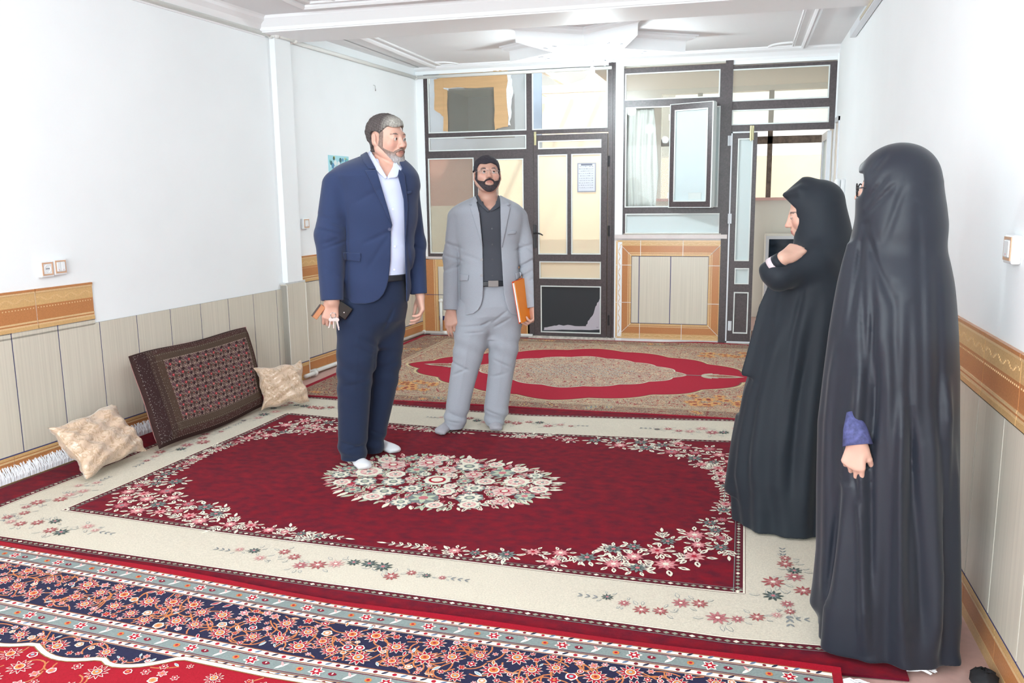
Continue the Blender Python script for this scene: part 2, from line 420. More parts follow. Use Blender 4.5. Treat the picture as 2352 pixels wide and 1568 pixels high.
# cardboard taped round the duct opening
M_card = mat('cardboard', lin((206,168,124)), .8, noise=.06, nscale=(3,30,30), bump=.15, bscale=60)
def jag(pts, amp, seed, n=6):
    r = random.Random(seed); out = []
    for i in range(len(pts)):
        a = np.array(pts[i], float); b = np.array(pts[(i+1)%len(pts)], float)
        for k in range(n): out.append(a + (b-a)*k/n + np.array([r.uniform(-amp,amp), r.uniform(-amp,amp)]))
    return out
def cardpiece(name, pts, t=.004, yy=YB-.010, parent=None, mt=None, amp=.005, seed=1):
    P = jag([(float(on_y(u,v,YB)[0]), float(on_y(u,v,YB)[2])) for u,v in pts], amp, seed); n = len(P)
    V = [(p[0],yy,p[1]) for p in P] + [(p[0],yy+t,p[1]) for p in P]
    mm = MB(); mm.raw(V, [tuple(range(n)), tuple(range(2*n-1,n-1,-1))] + [(i,(i+1)%n,n+(i+1)%n,n+i) for i in range(n)])
    return mm.build(name, mt or M_card, parent)
e = empty('cardboard_surround', on_y(1085,300,YB-.01), label='torn brown cardboard taped around a square hole in the upper left window', cat='cardboard')
cardpiece('top_flap', [(1008,168),(1136,164),(1136,201),(1012,202)], parent=e, seed=2)
cardpiece('side_flap', [(1134,163),(1166,162),(1168,290),(1137,298)], parent=e, seed=3, yy=YB-.0155)
cardpiece('side_flap', [(998,182),(1019,180),(1019,268),(1012,262),(999,252)], parent=e, seed=4, yy=YB-.0155)
cardpiece('side_flap', [(1017,205),(1028,206),(1029,302),(1019,302)], parent=e, seed=5)
M_tape = mat('clear_tape', lin((235,238,242)), .12, noise=.1, nscale=(60,60,60), bump=.8, bscale=60)
cardpiece('tape', [(1166,166),(1176,166),(1178,226),(1173,288),(1167,288)], parent=e, mt=M_tape, amp=.012, seed=7, yy=YB-.0205)
# dark air duct behind that hole
x0,z0,x1,z1 = rect(1027,204,1136,303)
M_duct = mat('duct_metal', lin((48,60,94)), .6)
m = MB()
m.box((x0-.02,YB+.06,z0-.02),(x0,YB+.75,z1)); m.box((x1,YB+.06,z0-.02),(x1+.02,YB+.75,z1)); m.box((x0,YB+.06,z1),(x1,YB+.75,z1+.02)); m.box((x0,YB+.06,z0-.02),(x1,YB+.75,z0)); m.box((x0-.02,YB+.75,z0-.02),(x1+.02,YB+.77,z1+.02))
setp(m.build('air_duct', M_duct), 'dark grey metal air duct behind the hole in the upper left window', 'duct')

# post, transom, door
xd0, xd1 = bx(1226), bx(1396)
m = MB(); m.box((bx(1397),YB-.015,0),(bx(1413),YB+.09,2.90)); m.box((bx(1403),YB-.03,0),(bx(1407),YB-.015,2.90)); struct('trim_12', m, M_brown)
w = window('window_2', (bx(1210), bz(305,1310), bx(1397), 2.885), [(rect(1222,158,1396,296), M_glass)])
m = MB(); m.box((bx(1210),YB-.01,0),(bx(1226),YB+.06,bz(305,1310))); struct('trim_13', m, M_brown)
dz1 = bz(306,1310); M_amber = glass_mat('patterned_glass', (.99,.96,.90), .05, .55, lin((255,246,226)), True)
pn = [(rect(1237,322,1382,341), M_dirty),(rect(1237,355,1304,584), M_amber),(rect(1313,353,1381,584), M_amber),(rect(1240,600,1381,640), M_amber)]
door = window('door_1', (xd0+.005, .035, xd1-.002, dz1-.01), pn + [(rect(1243,656,1381,764), None)], y=YB-.02, depth=.045)
xx = rect(1243,656,1381,764)
M_dark = mat('dark_panel', lin((34,40,46)), .45)
m = MB(); m.box((xx[0]+.003,YB-.005,xx[1]+.003),(xx[2]-.003,YB+.004,xx[3]-.003)); m.build('kick_panel', M_dark, door)
M_paper = mat('grey_paper', lin((196,190,200)), .7)
cardpiece('torn_paper', [(1346,750),(1352,735),(1362,724),(1370,700),(1379,684),(1380,752)], t=.001, yy=YB-.0075, parent=door, mt=M_paper, amp=.004, seed=9)
cardpiece('torn_paper', [(1250,752),(1285,746),(1340,748),(1378,752),(1378,757),(1250,757)], t=.001, yy=YB-.0062, parent=door, mt=M_paper, amp=.006, seed=11)
hx = bx(1230,537); hz = float(on_y(1235,535,YB)[2])
m = MB(); m.box((hx-.016,YB-.032,hz-.16),(hx+.016,YB-.021,hz+.09)); hp = m.build('handle_plate', M_black, door, bevel=.003)
m = MB(); m.tube([(hx,YB-.03,hz),(hx,YB-.07,hz),(hx+.03,YB-.078,hz+.004),(hx+.075,YB-.078,hz-.006),(hx+.10,YB-.076,hz-.022)], [.009,.009,.009,.008,.006], 10); m.build('door_handle', M_black, hp, smooth=True)
for v in (250+120, 530, 735):
    c = on_y(1398, v, YB-.03); m = MB(); m.tube([(c[0],c[1],c[2]-.055),(c[0],c[1],c[2]+.055)], .009, 10)
    m.box((c[0]-.012,c[1]+.003,c[2]-.05),(c[0]+.012,c[1]+.009,c[2]+.05)); m.build('hinge', M_black, door)
c = on_y(1229, 318, YB-.03); m = MB(); m.box((c[0]-.012,c[1],c[2]-.07),(c[0]+.012,c[1]+.009,c[2]+.07)); m.tube([(c[0],c[1]-.004,c[2]-.065),(c[0],c[1]-.004,c[2]+.05)], .006, 8); m.build('bolt', M_brass, door)
# notice on the door
a0,c0,a1,c1 = rect(1327,374,1370,441)
e = empty('printed_notice', ((a0+a1)/2, YB-.03, c0), label='small printed notice with a dark border stuck on the right door pane', cat='notice')
m = MB(); m.box((a0,YB-.0290,c0),(a1,YB-.0275,c1), lin((150,152,165))); m.build('sheet', M_vc, e)
m = MB(); wd = a1-a0; hh = c1-c0
m.box((a0+.012,YB-.0296,c0+.012),(a1-.012,YB-.0289,c1-.012), lin((206,208,216)))
r = random.Random(5)
for i in range(10):
    z = c1-.04-i*(hh-.06)/10; x = a1-.03
    while x > a0+.03:
        w_ = r.uniform(.006,.022); m.box((x-w_,YB-.0302,z),(x,YB-.0295,z+r.uniform(.003,.007)), lin((140,142,155))); x -= w_+r.uniform(.004,.01)
    if i % 2: m.box((a0+.03,YB-.0300,z-.008),(a1-.03,YB-.0295,z-.007), lin((170,172,182)))
for (xa,xb,za,zb) in ((a0+.04,a1-.04,c1-.028,c1-.012),): m.box((xa,YB-.0302,za),(xb,YB-.0295,zb), lin((110,112,128)))
m.build('printed_text', M_vc, e)

# white plaster strip between door post and second window, and strip beside the right wall
m = MB(); m.box((xleft(YB)-.3,YB,0),(bx(978.5),YB+.12,2.92)); m.box((bx(1413),YB-.01,0),(bx(1431),YB+.12,2.92)); m.box((bx(1911),YB-.02,0),(XR,YB+.1,2.92)); m.box((bx(1660),YB+.0,2.82),(XR,YB+.1,2.95)); m.box((xleft(YB),YB-.012,2.875),(bx(1415),YB+.1,2.95)); struct('trim_14', m, M_plaster)

# second window block
zs = 1.155
w2 = window('window_3', (bx(1430), zs, bx(1662), bz(152,1545)), [
    (rect(1436,164,1654,227), M_dirty), (rect(1436,245,1540,476), M_clear), (rect(1551,245,1652,476), M_frost), (rect(1436,490,1652,536), M_frost)])
# open casement: hinged at its left side, swung a little into the room
hxx, z0c, x1c, z1c = rect(1540,240,1640,475)
ce = MB(); ang = math.radians(24); ca, sa = math.cos(ang), math.sin(ang)
wC = (x1c-hxx)/ca*1.0
def frC(p): return (hxx + p[0]*ca + p[1]*sa, YB-.012 - p[0]*sa + p[1]*ca, p[2])
sash = empty('window_sash', (hxx, YB-.012, z0c), kind='structure'); sash.name = 'window_4'
m = MB(); b = .055
for p,q in (((0,-.02,z0c),(b,.02,z1c)),((wC-b,-.02,z0c),(wC,.02,z1c)),((b,-.02,z0c),(wC-b,.02,z0c+b)),((b,-.02,z1c-b),(wC-b,.02,z1c))): m.box(p,q,fr=frC)
m.build('window_frame', M_brown, sash)
m = MB()
for p,q in (((0,-.027,z0c),(.008,.024,z1c)),((wC-.008,-.027,z0c),(wC+.004,.045,z1c)),((0,-.027,z0c-.006),(wC,.03,z0c)),((0,-.027,z1c),(wC,.03,z1c+.006)),
            ((b,-.027,z0c+b),(b+.012,.0,z1c-b)),((wC-b-.012,-.027,z0c+b),(wC-b,.0,z1c-b)),((b,-.027,z0c+b),(wC-b,.0,z0c+b+.012)),((b,-.027,z1c-b-.012),(wC-b,0,z1c-b))): m.box(p,q,fr=frC)
m.build('glazing_bead', M_bead, sash)
m = MB(); m.box((b,-.002,z0c+b),(wC-b,.002,z1c-b),fr=frC); m.build('pane', M_frost, sash)
for zz in (z0c+.12, z1c-.12):
    m = MB(); m.tube([frC((-.006,-.02,zz-.03)), frC((-.006,-.02,zz+.03))], .007, 8); m.build('hinge', M_alu, sash)
m = MB(); m.box((wC*.45,-.0045,z0c+b+.02),(wC*.75,-.0025,z0c+b+.09),fr=frC); m.build('sticker', mat('paper_scrap', lin((205,212,210)), .8), sash)

# tiled counter block under window 3
cx0, cx1 = bx(1414,665), bx(1664,665); cz1 = 1.112
m = MB(); m.box((cx0,YB,0),(cx1,YB+.13,cz1)); m.box((xleft(YB),YB,0),(bx(1216,680),YB+.12,zl)); struct('wall_back', m, M_plaster)
m = MB(); m.box((cx0-.01,YB-.03,cz1-.012),(cx1+.01,YB+.13,cz1+.03)); m.box((xleft(YB),YB-.02,zl-.01),(bx(1216,680),YB+.06,zl+.012)); struct('trim_15', m, mat('stone_ledge', lin((216,206,204)), .4, noise=.06, nscale=(12,12,12)))
def framed_tiles(x0, z0, x1, z1, bw, ig):
    """mitred ornamental border tiles round a field of striped beige tiles"""
    m = MB(); y = YB
    fr = lambda p: (p[0], y-p[1], p[2])
    def ring(o, i, c, t):
        a0,b0,a1,b1 = x0+o,z0+o,x1-o,z1-o; c0,d0,c1,d1 = x0+i,z0+i,x1-i,z1-i
        for quad in (((a0,b0),(a1,b0),(c1,d0),(c0,d0)),((a1,b0),(a1,b1),(c1,d1),(c1,d0)),((a1,b1),(a0,b1),(c0,d1),(c1,d1)),((a0,b1),(a0,b0),(c0,d0),(c0,d1))):
            V = [(p[0],y-t,p[1]) for p in quad] + [(p[0],y,p[1]) for p in quad]
            m.raw(V, [(0,1,2,3),(7,6,5,4),(0,4,5,1),(1,5,6,2),(2,6,7,3),(3,7,4,0)], c, 2)
    ring(0, .022*bw/.2, CLT, .011); ring(.022*bw/.2, .07*bw/.2, CGO, .009); ring(.07*bw/.2, .155*bw/.2, COR, .0085); ring(.155*bw/.2, .165*bw/.2, CLT, .010); ring(.165*bw/.2, .175*bw/.2, COR, .0085); ring(.175*bw/.2, .185*bw/.2, CLT, .0105); ring(.185*bw/.2, bw, CGO, .012)
    # mitre and joint lines
    for (sx, sz, ex, ez) in ((x0,z0,x0+bw,z0+bw),(x1,z0,x1-bw,z0+bw),(x1,z1,x1-bw,z1-bw),(x0,z1,x0+bw,z1-bw)):
        m.tube([(sx,y-.010,sz),(ex,y-.010,ez)], .0028, 6, CG, 0)
    for f in (.23, .62):
        X = x0+(x1-x0)*f
        m.box((X-.003,.0,z1-bw),(X+.003,.0125,z1),CG,0,fr); m.box((X-.003,.0,z0),(X+.003,.0125,z0+bw),CG,0,fr)
    for f in (.37, .75):
        Z = z0+(z1-z0)*f
        m.box((x0,.0,Z-.003),(x0+bw,.0125,Z+.003),CG,0,fr); m.box((x1-bw,.0,Z-.003),(x1,.0125,Z+.003),CG,0,fr)
    vine(m, lambda p: fr((p[0], p[1], p[2])), x0+.05, x1-.05, z1-.045*bw/.2, .009, .0105, CLT)
    vine(m, lambda p: fr((p[0], p[1], p[2])), x0+.05, x1-.05, z0+.045*bw/.2, .009, .0105, CLT)
    for X in (x0+.045*bw/.2, x1-.045*bw/.2):
        vine(m, lambda p, X=X: (X+(p[2]), y-p[1], p[0]), z0+.05, z1-.05, 0, .009, .0105, CLT)
    ix0, iz0, ix1, iz1 = x0+bw, z0+bw, x1-bw, z1-bw
    js = [ix0] + ig + [ix1]
    for i in range(len(js)-1): m.box((js[i]+.004,0,iz0+.006),(js[i+1]-.004,.0085,iz1-.006),CBEI,0,fr)
    m.box((ix0,0,iz0),(ix1,.0065,iz1),CNAV,1,fr)
    return m
u = (cx1-cx0)
struct('trim_16', framed_tiles(cx0+.002, .03, cx1-.002, cz1-.03, .165, [cx0+u*.22, cx0+u*.51]), TM)
# low wall tiles under window 1: frame tiles turned upright, with beige strip
m = MB(); xa, xb = xleft(YB)+.005, bx(1216,680)
fr = lambda p: (p[0], YB-p[1], p[2])
for (s, t, c, th) in ((0,.03,CGO,.01),(.03,.15,COR,.009),(.15,.16,CLT,.011),(.16,.17,COR,.009),(.17,.18,CLT,.011),(.18,.2,CGO,.012)):
    for (A, B_) in ((xa+s, xa+t), (xb-t, xb-s)): m.box((A,0,.02),(B_,th,zl-.02),c,2,fr)
for z in (.46,.87): m.box((xa,0,z),(xb,.0125,z+.005),CNAV if z<.8 else CG,1 if z<.8 else 0,fr)
js = [xa+.2, xa+.5, xa+.8, xb-.2]
for i in range(len(js)-1): m.box((js[i]+.004,0,.22),(js[i+1]-.004,.0085,zl-.1),CBEI,0,fr)
m.box((xa+.2,0,.02),(xb-.2,.006,zl-.02),CNAV,1,fr)
m.box((xa+.2,0,.02),(xb-.2,.009,.17),COR,2,fr); m.box((xa+.2,0,.02),(xb-.2,.011,.05),CGO,2,fr); m.box((xa+.2,0,zl-.1),(xb-.2,.009,zl-.02),CGO,2,fr)
struct('trim_17', m, TM)

# right block: tall post, two transom panes, narrow leaf and the open doorway
m = MB(); m.box((bx(1660),YB-.015,0),(bx(1677),YB+.06,2.88)); struct('trim_18', m, M_brown)
zh = bz(299,1800)
w3 = window('window_5', (bx(1677), zh, bx(1911), bz(146,1795)), [(rect(1681,154,1905,229), M_dirty),(rect(1681,249,1904,284), M_dirty)])
lx0, lx1 = bx(1677), bx(1737)
leaf = window('door_2', (lx0+.012, .03, lx1, zh-.012), [(rect(1691,318,1725,599), M_frost),(rect(1687,615,1720,652), M_frost),(rect(1684,670,1718,765), None)], y=YB-.022, depth=.04)
xx = rect(1684,670,1718,765); m = MB(); m.box((xx[0],YB-.012,xx[1]),(xx[2],YB,xx[3])); m.build('kick_panel', M_brown, leaf)
m = MB(); m.box((lx0,YB-.03,.02),(lx0+.014,YB+.01,zh-.003)); m.box((lx0,YB-.03,zh-.016),(lx1-.02,YB+.01,zh-.002)); m.box((lx0,YB-.03,.02),(lx1,YB+.01,.035)); m.build('edge_trim', M_alu, leaf)
for v in (323,502,748):
    c = on_y(1676, v, YB-.034); m = MB(); m.box((c[0]-.018,c[1],c[2]-.05),(c[0]+.018,c[1]+.006,c[2]+.05)); m.tube([(c[0],c[1]-.003,c[2]-.05),(c[0],c[1]-.003,c[2]+.05)], .008, 8); m.build('hinge', M_alu, leaf)
for v, mt in ((305,M_brass),(774,M_metal)):
    c = on_y(1727, v, YB-.036); m = MB(); m.box((c[0]-.02,c[1],c[2]-.07),(c[0]+.02,c[1]+.005,c[2]+.07)); m.tube([(c[0]-.006,c[1]-.006,c[2]-.08),(c[0]-.006,c[1]-.006,c[2]+.07)], .007, 8); m.tube([(c[0]+.01,c[1]-.006,c[2]-.07),(c[0]+.01,c[1]-.006,c[2]+.05)], .006, 8); m.build('bolt', mt, leaf)
# the other leaf stands open, folded back against the side wall beyond the opening
ox = bx(1902)
op = empty('door_leaf', (ox, YB+.06, .02), kind='structure'); op.name = 'door_3'
m = MB()
for p,q in (((ox-.02,YB+.06,.03),(ox+.02,YB+.14,zh-.01)),((ox-.02,YB+.62,.03),(ox+.02,YB+.70,zh-.01)),((ox-.02,YB+.14,.03),(ox+.02,YB+.62,.12)),((ox-.02,YB+.14,zh-.09),(ox+.02,YB+.62,zh-.01)),((ox-.02,YB+.14,1.0),(ox+.02,YB+.62,1.08))): m.box(p,q)
m.build('door_frame', M_alu, op)
m = MB(); m.box((ox-.003,YB+.14,1.08),(ox+.003,YB+.62,zh-.09)); m.box((ox-.003,YB+.14,.12),(ox+.003,YB+.62,1.0)); m.build('pane', M_frost, op)
# side passage seen past the end of the right wall
m = MB(); m.box((XR+.2,8.2,0),(XR+.3,YB+2.2,ZC)); struct('wall_side', m, M_plaster)
m = MB(); m.box((XR-.012,8.70,0),(XR+.05,8.75,2.26)); m.box((XR-.012,8.70,2.22),(XR+.05,YB,2.27)); struct('trim_19', m, M_alu)
# threshold
m = MB(); m.box((bx(1216,775),YB-.05,0),(bx(1413,780),YB+.1,.03)); m.box((bx(1664,790),YB-.03,0),(XR,YB+.1,.018)); struct('trim_20', m, mat('worn_threshold', lin((205,200,192)), .7, noise=.3, nscale=(30,30,30)))

# ------------------------------------------------------------------ beyond the partition: glazed veranda and yard
M_cream = mat('cream_render', lin((222,208,184)), .9, noise=.05, nscale=(3,3,3)); M_ochre = mat('ochre_wall', lin((206,168,108)), .9, noise=.08, nscale=(8,8,8))
M_beige = mat('beige_plaster', lin((240,238,230)), .9)
YV = 11.2
m = MB(); m.box((-1.6,YB+.13,2.86),(1.1,YV,2.98)); struct('ceiling_veranda', m, M_beige); bpy.data.objects['ceiling_veranda'].name = 'ceiling_2'
# outer wall with glazed opening
def oy(u, v): p = on_y(u, v, YV); return float(p[0]), float(p[2])
sx0, sz0 = oy(1500, 504); m = MB()
m.box((-1.6,YV,0),(1.15,YV+.15,1.50)); m.box((-1.6,YV,2.80),(1.15,YV+.15,2.98)); m.box((-1.6,YV,1.5),(-1.05,YV+.15,2.8)); m.box((.98,YV,1.5),(1.15,YV+.15,2.8))
struct('wall_outer', m, M_beige)
m = MB(); m.box((-1.1,YV-.05,1.47),(1.0,YV+.15,1.505)); struct('trim_21', m, mat('pink_stone', lin((232,190,184)), .5))
M_rust = mat('rusty_frame', lin((120,108,100)), .7, noise=.35, nscale=(25,25,25))
e = empty('window_6', (0,YV,1.5), kind='structure')
m = MB()
for u in (1605, 1768):
    x,_ = oy(u, 350); m.box((x-.03,YV+.02,1.5),(x+.03,YV+.07,2.8))
m.box((-1.05,YV+.02,2.16),(.98,YV+.075,2.25)); m.build('window_frame', M_rust, e)
m = MB(); m.box((-1.05,YV+.09,1.5),(.98,YV+.094,2.8)); m.build('pane', M_dirty, e)
# cream house wall and ochre parapet of the yard, lit by the sun
m = MB(); m.box((-6.4,13.2,0),(2.2,13.35,2.1)); m.raw([(-6.4,13.2,2.1),(-1.7,13.2,2.1),(-1.7,13.2,3.50),(-6.4,13.2,2.15),(-6.4,13.35,2.1),(-1.7,13.35,2.1),(-1.7,13.35,3.50),(-6.4,13.35,2.15)], [(0,1,2,3),(7,6,5,4),(0,4,5,1),(1,5,6,2),(2,6,7,3),(3,7,4,0)])
struct('wall_yard', m, M_cream)
m = MB(); m.box((-7.5,15.2,0),(-1.2,15.3,5.5)); struct('wall_neighbour', m, mat('grey_render', lin((150,146,144)), .9, noise=.12, nscale=(2,2,2)))
m = MB(); m.box((-2.7,10.4,0),(-1.6,10.5,1.02)); struct('wall_parapet', m, M_ochre)
m = MB(); m.box((-6.4,YB+.6,0),(-6.25,13.2,3.2)); struct('wall_yard_left', m, M_cream)
m = MB(); m.box((-6.2,YB+.95,0),(-2.95,YB+1.05,1.45)); struct('wall_store', m, mat('store_wall', lin((176,168,150)), .9, noise=.06, nscale=(5,5,5)))
m = MB(); m.box((-4.6,YB+1.3,2.12),(-2.42,YB+1.35,3.2)); struct('wall_upper', m, mat('bluish_render', lin((140,150,166)), .9, noise=.1, nscale=(4,4,4)))
m = MB(); m.box((-4.3,YB+.955,1.45),(-2.9,YB+1.04,2.12)); setp(m.build('reflection_sheet', mat('reflection_brown', lin((150,104,92)), .8)), 'reddish brown sheet added behind the lower left window for its room reflection', 'screen')  # sheet added to give the pane its brownish room reflection
m = MB()
for k in range(5): m.box((-3.9+.45*k,10.2,2.95+.05*k),(-3.85+.45*k,13.1,3.02+.05*k))
m.box((-4.2,11.4,2.9),(-1.6,11.5,3.0)); setp(m.build('roof_frame', M_beige), 'pale beams of an awning frame behind the door transom', 'awning frame')
# dark glass cabinet standing in the veranda under the outer window
cxl, _ = oy(1750, 600); _, czt = oy(1780, 535)
e = empty('glass_cabinet', (cxl+.4, YV-.4, 0), label='white framed cabinet with dark glass door behind the open doorway', cat='cabinet')
yc = YV-.42
m = MB()
m.box((cxl+.02,yc+.02,.02),(cxl+.8,YV-.06,czt)); m.build('body', M_beige, e)
for i,(za,zb) in enumerate(((.62,czt-.02),(.06,.58))):
    m = MB(); t = .035
    for p,q in (((cxl+.03,yc,za),(cxl+.03+t,yc+.02,zb)),((cxl+.75,yc,za),(cxl+.75+t,yc+.02,zb)),((cxl+.03+t,yc,za),(cxl+.75,yc+.02,za+t)),((cxl+.03+t,yc,zb-t),(cxl+.75,yc+.02,zb))): m.box(p,q)
    d = m.build('door', M_alu, e)
    m = MB(); m.box((cxl+.03+t,yc+.008,za+t),(cxl+.75,yc+.014,zb-t)); m.build('pane', mat('dark_glass', lin((40,52,66)), .08, noise=.8, nscale=(3,3,6)), d)
    m = MB(); m.tube([(cxl+.1,yc-.01,za+.03),(cxl+.1,yc-.03,za+.05),(cxl+.2,yc-.03,za+.05)], .008, 8); m.build('handle', M_metal, d)

# sheer curtain behind the left pane of window 3
m = MB(); xx = rect(1433,243,1512,480); n = 60
def cur(x, z): f = (x-xx[0])/(xx[2]-xx[0]); return YB+.10+.012*math.sin(f*38+1.5*math.sin(z*4))+.008*math.sin(f*17+z*3)
V = []; F = []; zc_ = 14
for j in range(zc_+1):
    z = xx[1]+(xx[3]-xx[1])*j/zc_; sq = 1-.35*math.sin(PI*min(1,max(0,(z-xx[1])/(xx[3]-xx[1]))))*0
    wd = (xx[2]-xx[0])*(.72+.28*(1-abs(j/zc_-.35)))
    for i in range(n+1):
        x = xx[0]+wd*i/n; V.append((x,cur(x,z),z))
for j in range(zc_):
    for i in range(n): F.append((j*(n+1)+i,j*(n+1)+i+1,(j+1)*(n+1)+i+1,(j+1)*(n+1)+i))
m.raw(V,F); o = m.build('curtain', mat('sheer_cloth', lin((226,222,216)), .9), smooth=True, fixn=False)
sol = o.modifiers.new('s','SOLIDIFY'); sol.thickness = .002
setp(o, 'pale grey curtain hanging behind the left pane of the window with open sash', 'curtain')

# ------------------------------------------------------------------ pipes, rails, switches
def pipe(name, pts, r, label, fit=()):
    e = empty(name, pts[0], label=label, cat='pipe'); m = MB()
    P = [np.array(p, float) for p in pts]
    for a, b in zip(P[:-1], P[1:]): m.tube([a, b], r, 12)
    m.build('tube', M_pipe, e, smooth=True)
    for c in P[1:-1]: m = MB(); m.sphere(c, r*1.45, 12, 8); m.build('elbow', M_pipe, e, smooth=True)
    for a, b in fit: m = MB(); m.tube([a, b], r*1.35, 12); m.build('coupling', M_pipe, e, smooth=True)
    return e
zp = 2.845
pl = lambda y, o, z: tuple(np.array([xleft(y), y, z]) + NL*o)
pipe('gas_pipe', [pl(1.0,.028,zp+.0), pl(6.36,.028,zp), pl(6.37,.08,zp), pl(6.62,.08,zp), pl(6.64,.028,zp), pl(YB-.05,.028,zp), (-1.36,YB-.05,zp)], .018, 'white gas pipe running along the top of the left wall and rear windows')
pipe('heating_pipe', [pl(6.5,.09,.035), pl(6.66,.09,.035), pl(6.68,.03,.03), pl(YB-.03,.03,.03), (bx(1225,775),YB-.035,.03)], .018, 'white pipe lying along the skirting to the rear left corner',
     fit=[(pl(6.7,.03,.03),pl(6.76,.03,.03)),((-3.28,YB-.035,.03),(-3.20,YB-.035,.03)),((-2.6,YB-.035,.03),(-2.54,YB-.035,.03))])
c = on_y(1012, 700, YB-.04); c2 = on_y(1012, 690, YB-.04)
pipe('riser_pipe', [(c2[0],YB-.035,.05),(c2[0],YB-.035,c2[2]),(c2[0],YB-.005,c2[2])], .017, 'short white upright pipe in the rear left corner under the window')
# curtain rail with trunking at the top of the right wall
m = MB(); m.box((XR-.05,5.6,2.80),(XR-.004,7.75,2.87)); e = m.build('cable_trunking', M_alu, bevel=.006); setp(e, 'white cable trunking running along the top of the right wall', 'cable trunking')
m = MB(); m.box((XR-.053,5.8,2.815),(XR-.0505,7.1,2.84)); m.build('tape_strip', mat('beige_tape', lin((206,196,176)), .6), e)

M_plate = mat('switch_plate', lin((238,240,242)), .3); M_copper = mat('copper_trim', lin((212,170,140)), .35)
def plate(name, label, fr, a, z, s=.085, kind='socket'):
    e = empty(name, fr((a, 0, z)), label=label, cat='socket' if kind == 'socket' else 'light switch')
    h = s/2
    m = MB(); m.box((a-h,0,z-h*1.05),(a+h,.028,z+h*.95),fr=fr); m.build('plate', M_plate, e, bevel=.005)
    m = MB(); t = .008; g = h-.008
    for p,q in (((a-g,.027,z-g),(a-g+t,.031,z+g)),((a+g-t,.027,z-g),(a+g,.031,z+g)),((a-g+t,.027,z-g),(a+g-t,.031,z-g+t)),((a-g+t,.027,z+g-t),(a+g-t,.031,z+g))): m.box(p,q,fr=fr)
    m.build('copper_frame', M_copper, e)
    if kind == 'socket':
        m = MB(); pts = [fr((a+.022*math.cos(t_), .0285, z+.022*math.sin(t_))) for t_ in np.linspace(0,2*PI,21)]; m.tube(pts, .0025, 6, lin((220,224,228))); m.build('socket_ring', M_plate, e)
        m = MB()
        for dx in (-.009,0,.009): m.box((a+dx-.0022,.0275,z-.003),(a+dx+.0022,.0292,z+.004), lin((90,90,95)), fr=fr)
        m.build('pin_hole', M_vc, e)
    else:
        for s_ in ((-1,1) if kind == 'double' else (0,)):
            m = MB(); w_ = .014 if kind == 'double' else .026
            m.box((a+s_*.0155-w_,.027,z-.027),(a+s_*.0155+w_,.034,z+.027),fr=fr); k = m.build('rocker', M_plate, e, bevel=.003)
            m = MB(); m.box((a+s_*.0155-.0015,.034,z-.02),(a+s_*.0155+.0015,.0346,z-.015), lin((200,90,90)), fr=fr); m.build('marker', M_vc, k)
    return e
def La(u, v):
    d = ray(u, v); t = (-4.17593)/(NL@d); p = CAM+d*t; return ya(p[1]), p[2]
a, z = La(101,617); plate('wall_socket', 'white socket with copper trim on the left wall, above the orange tile course', frL, a, z, .09)
a, z = La(131,612); plate('light_switch', 'white double switch joined to the socket on the left wall', frL, a, z, .09, 'double')
a, z = La(698,513); plate('light_switch', 'small white switch on the left wall beside the blue suit sleeve', frL, a, z, .09, 'single')
plate('light_switch', 'white rocker switch with copper trim on the right wall near the photo edge', frR, 3.02, 1.37, .09, 'single')
# door phone and switch on the right wall
def Ra(u, v): d = ray(u, v); t = XR/d[0]; p = CAM+d*t; return p[1], p[2]
a, z = Ra(1939, 440)
e = empty('door_phone', frR((a,0,z-.1)), label='white door entry phone with handset on the right wall beside the open doorway', cat='intercom')
m = MB(); m.box((a-.06,0,z-.13),(a+.06,.035,z+.11),fr=frR); m.build('base', M_plate, e, bevel=.01)
m = MB(); m.tube([frR((a-.01,.05,z-.12)),frR((a-.01,.065,z-.09)),frR((a-.01,.055,z-.02)),frR((a-.01,.055,z+.04)),frR((a-.01,.065,z+.08)),frR((a-.01,.05,z+.11))], [.02,.03,.02,.02,.03,.022], 12); m.build('handset', M_plate, e, smooth=True)
m = MB(); m.tube([frR((a-.01,.05,z-.12))]+[frR((a-.02+.01*math.sin(i*1.1),.04+.006*math.cos(i*2),z-.13-.012*i)) for i in range(9)], .004, 6); m.build('cord', M_plate, e, smooth=True)
a, z = Ra(1944, 488); plate('light_switch', 'white switch on the right wall directly below the entry phone', frR, a, z, .08, 'single')
# picture on the left wall, half hidden by the tall man
a0, z1 = La(753,356); a1, z0 = La(812,384)
z1 = La(753,356)[1]; z0 = z1-.24
e = empty('wall_picture', frL(((a0+a1)/2,0,z0)), label='small light blue picture on the left wall behind the man in blue suit', cat='picture')
m = MB(); m.box((a0,0,z0),(a0+.36,.006,z1),lin((170,222,232)),fr=frL); m.build('print', M_vc, e)
m = MB(); r = random.Random(3)
for i in range(26):
    x = a0+r.uniform(.02,.34); z = r.uniform(z0+.02,z1-.02); s_ = r.uniform(.008,.03); c_ = random.Random(i).choice([(120,200,190),(210,214,120),(60,110,120),(230,240,240),(90,150,190)])
    s_ = min(s_, z1-z-.004, z-z0-.004, x-a0-.004, a0+.356-x); P = [(x+s_*math.cos(t_), .0065+.0002*(i%5), z+s_*math.sin(t_)) for t_ in np.linspace(0,2*PI,9)[:-1]]; m.face([frL(p) for p in P], lin(c_))
m.build('painted_shapes', M_vc, e)
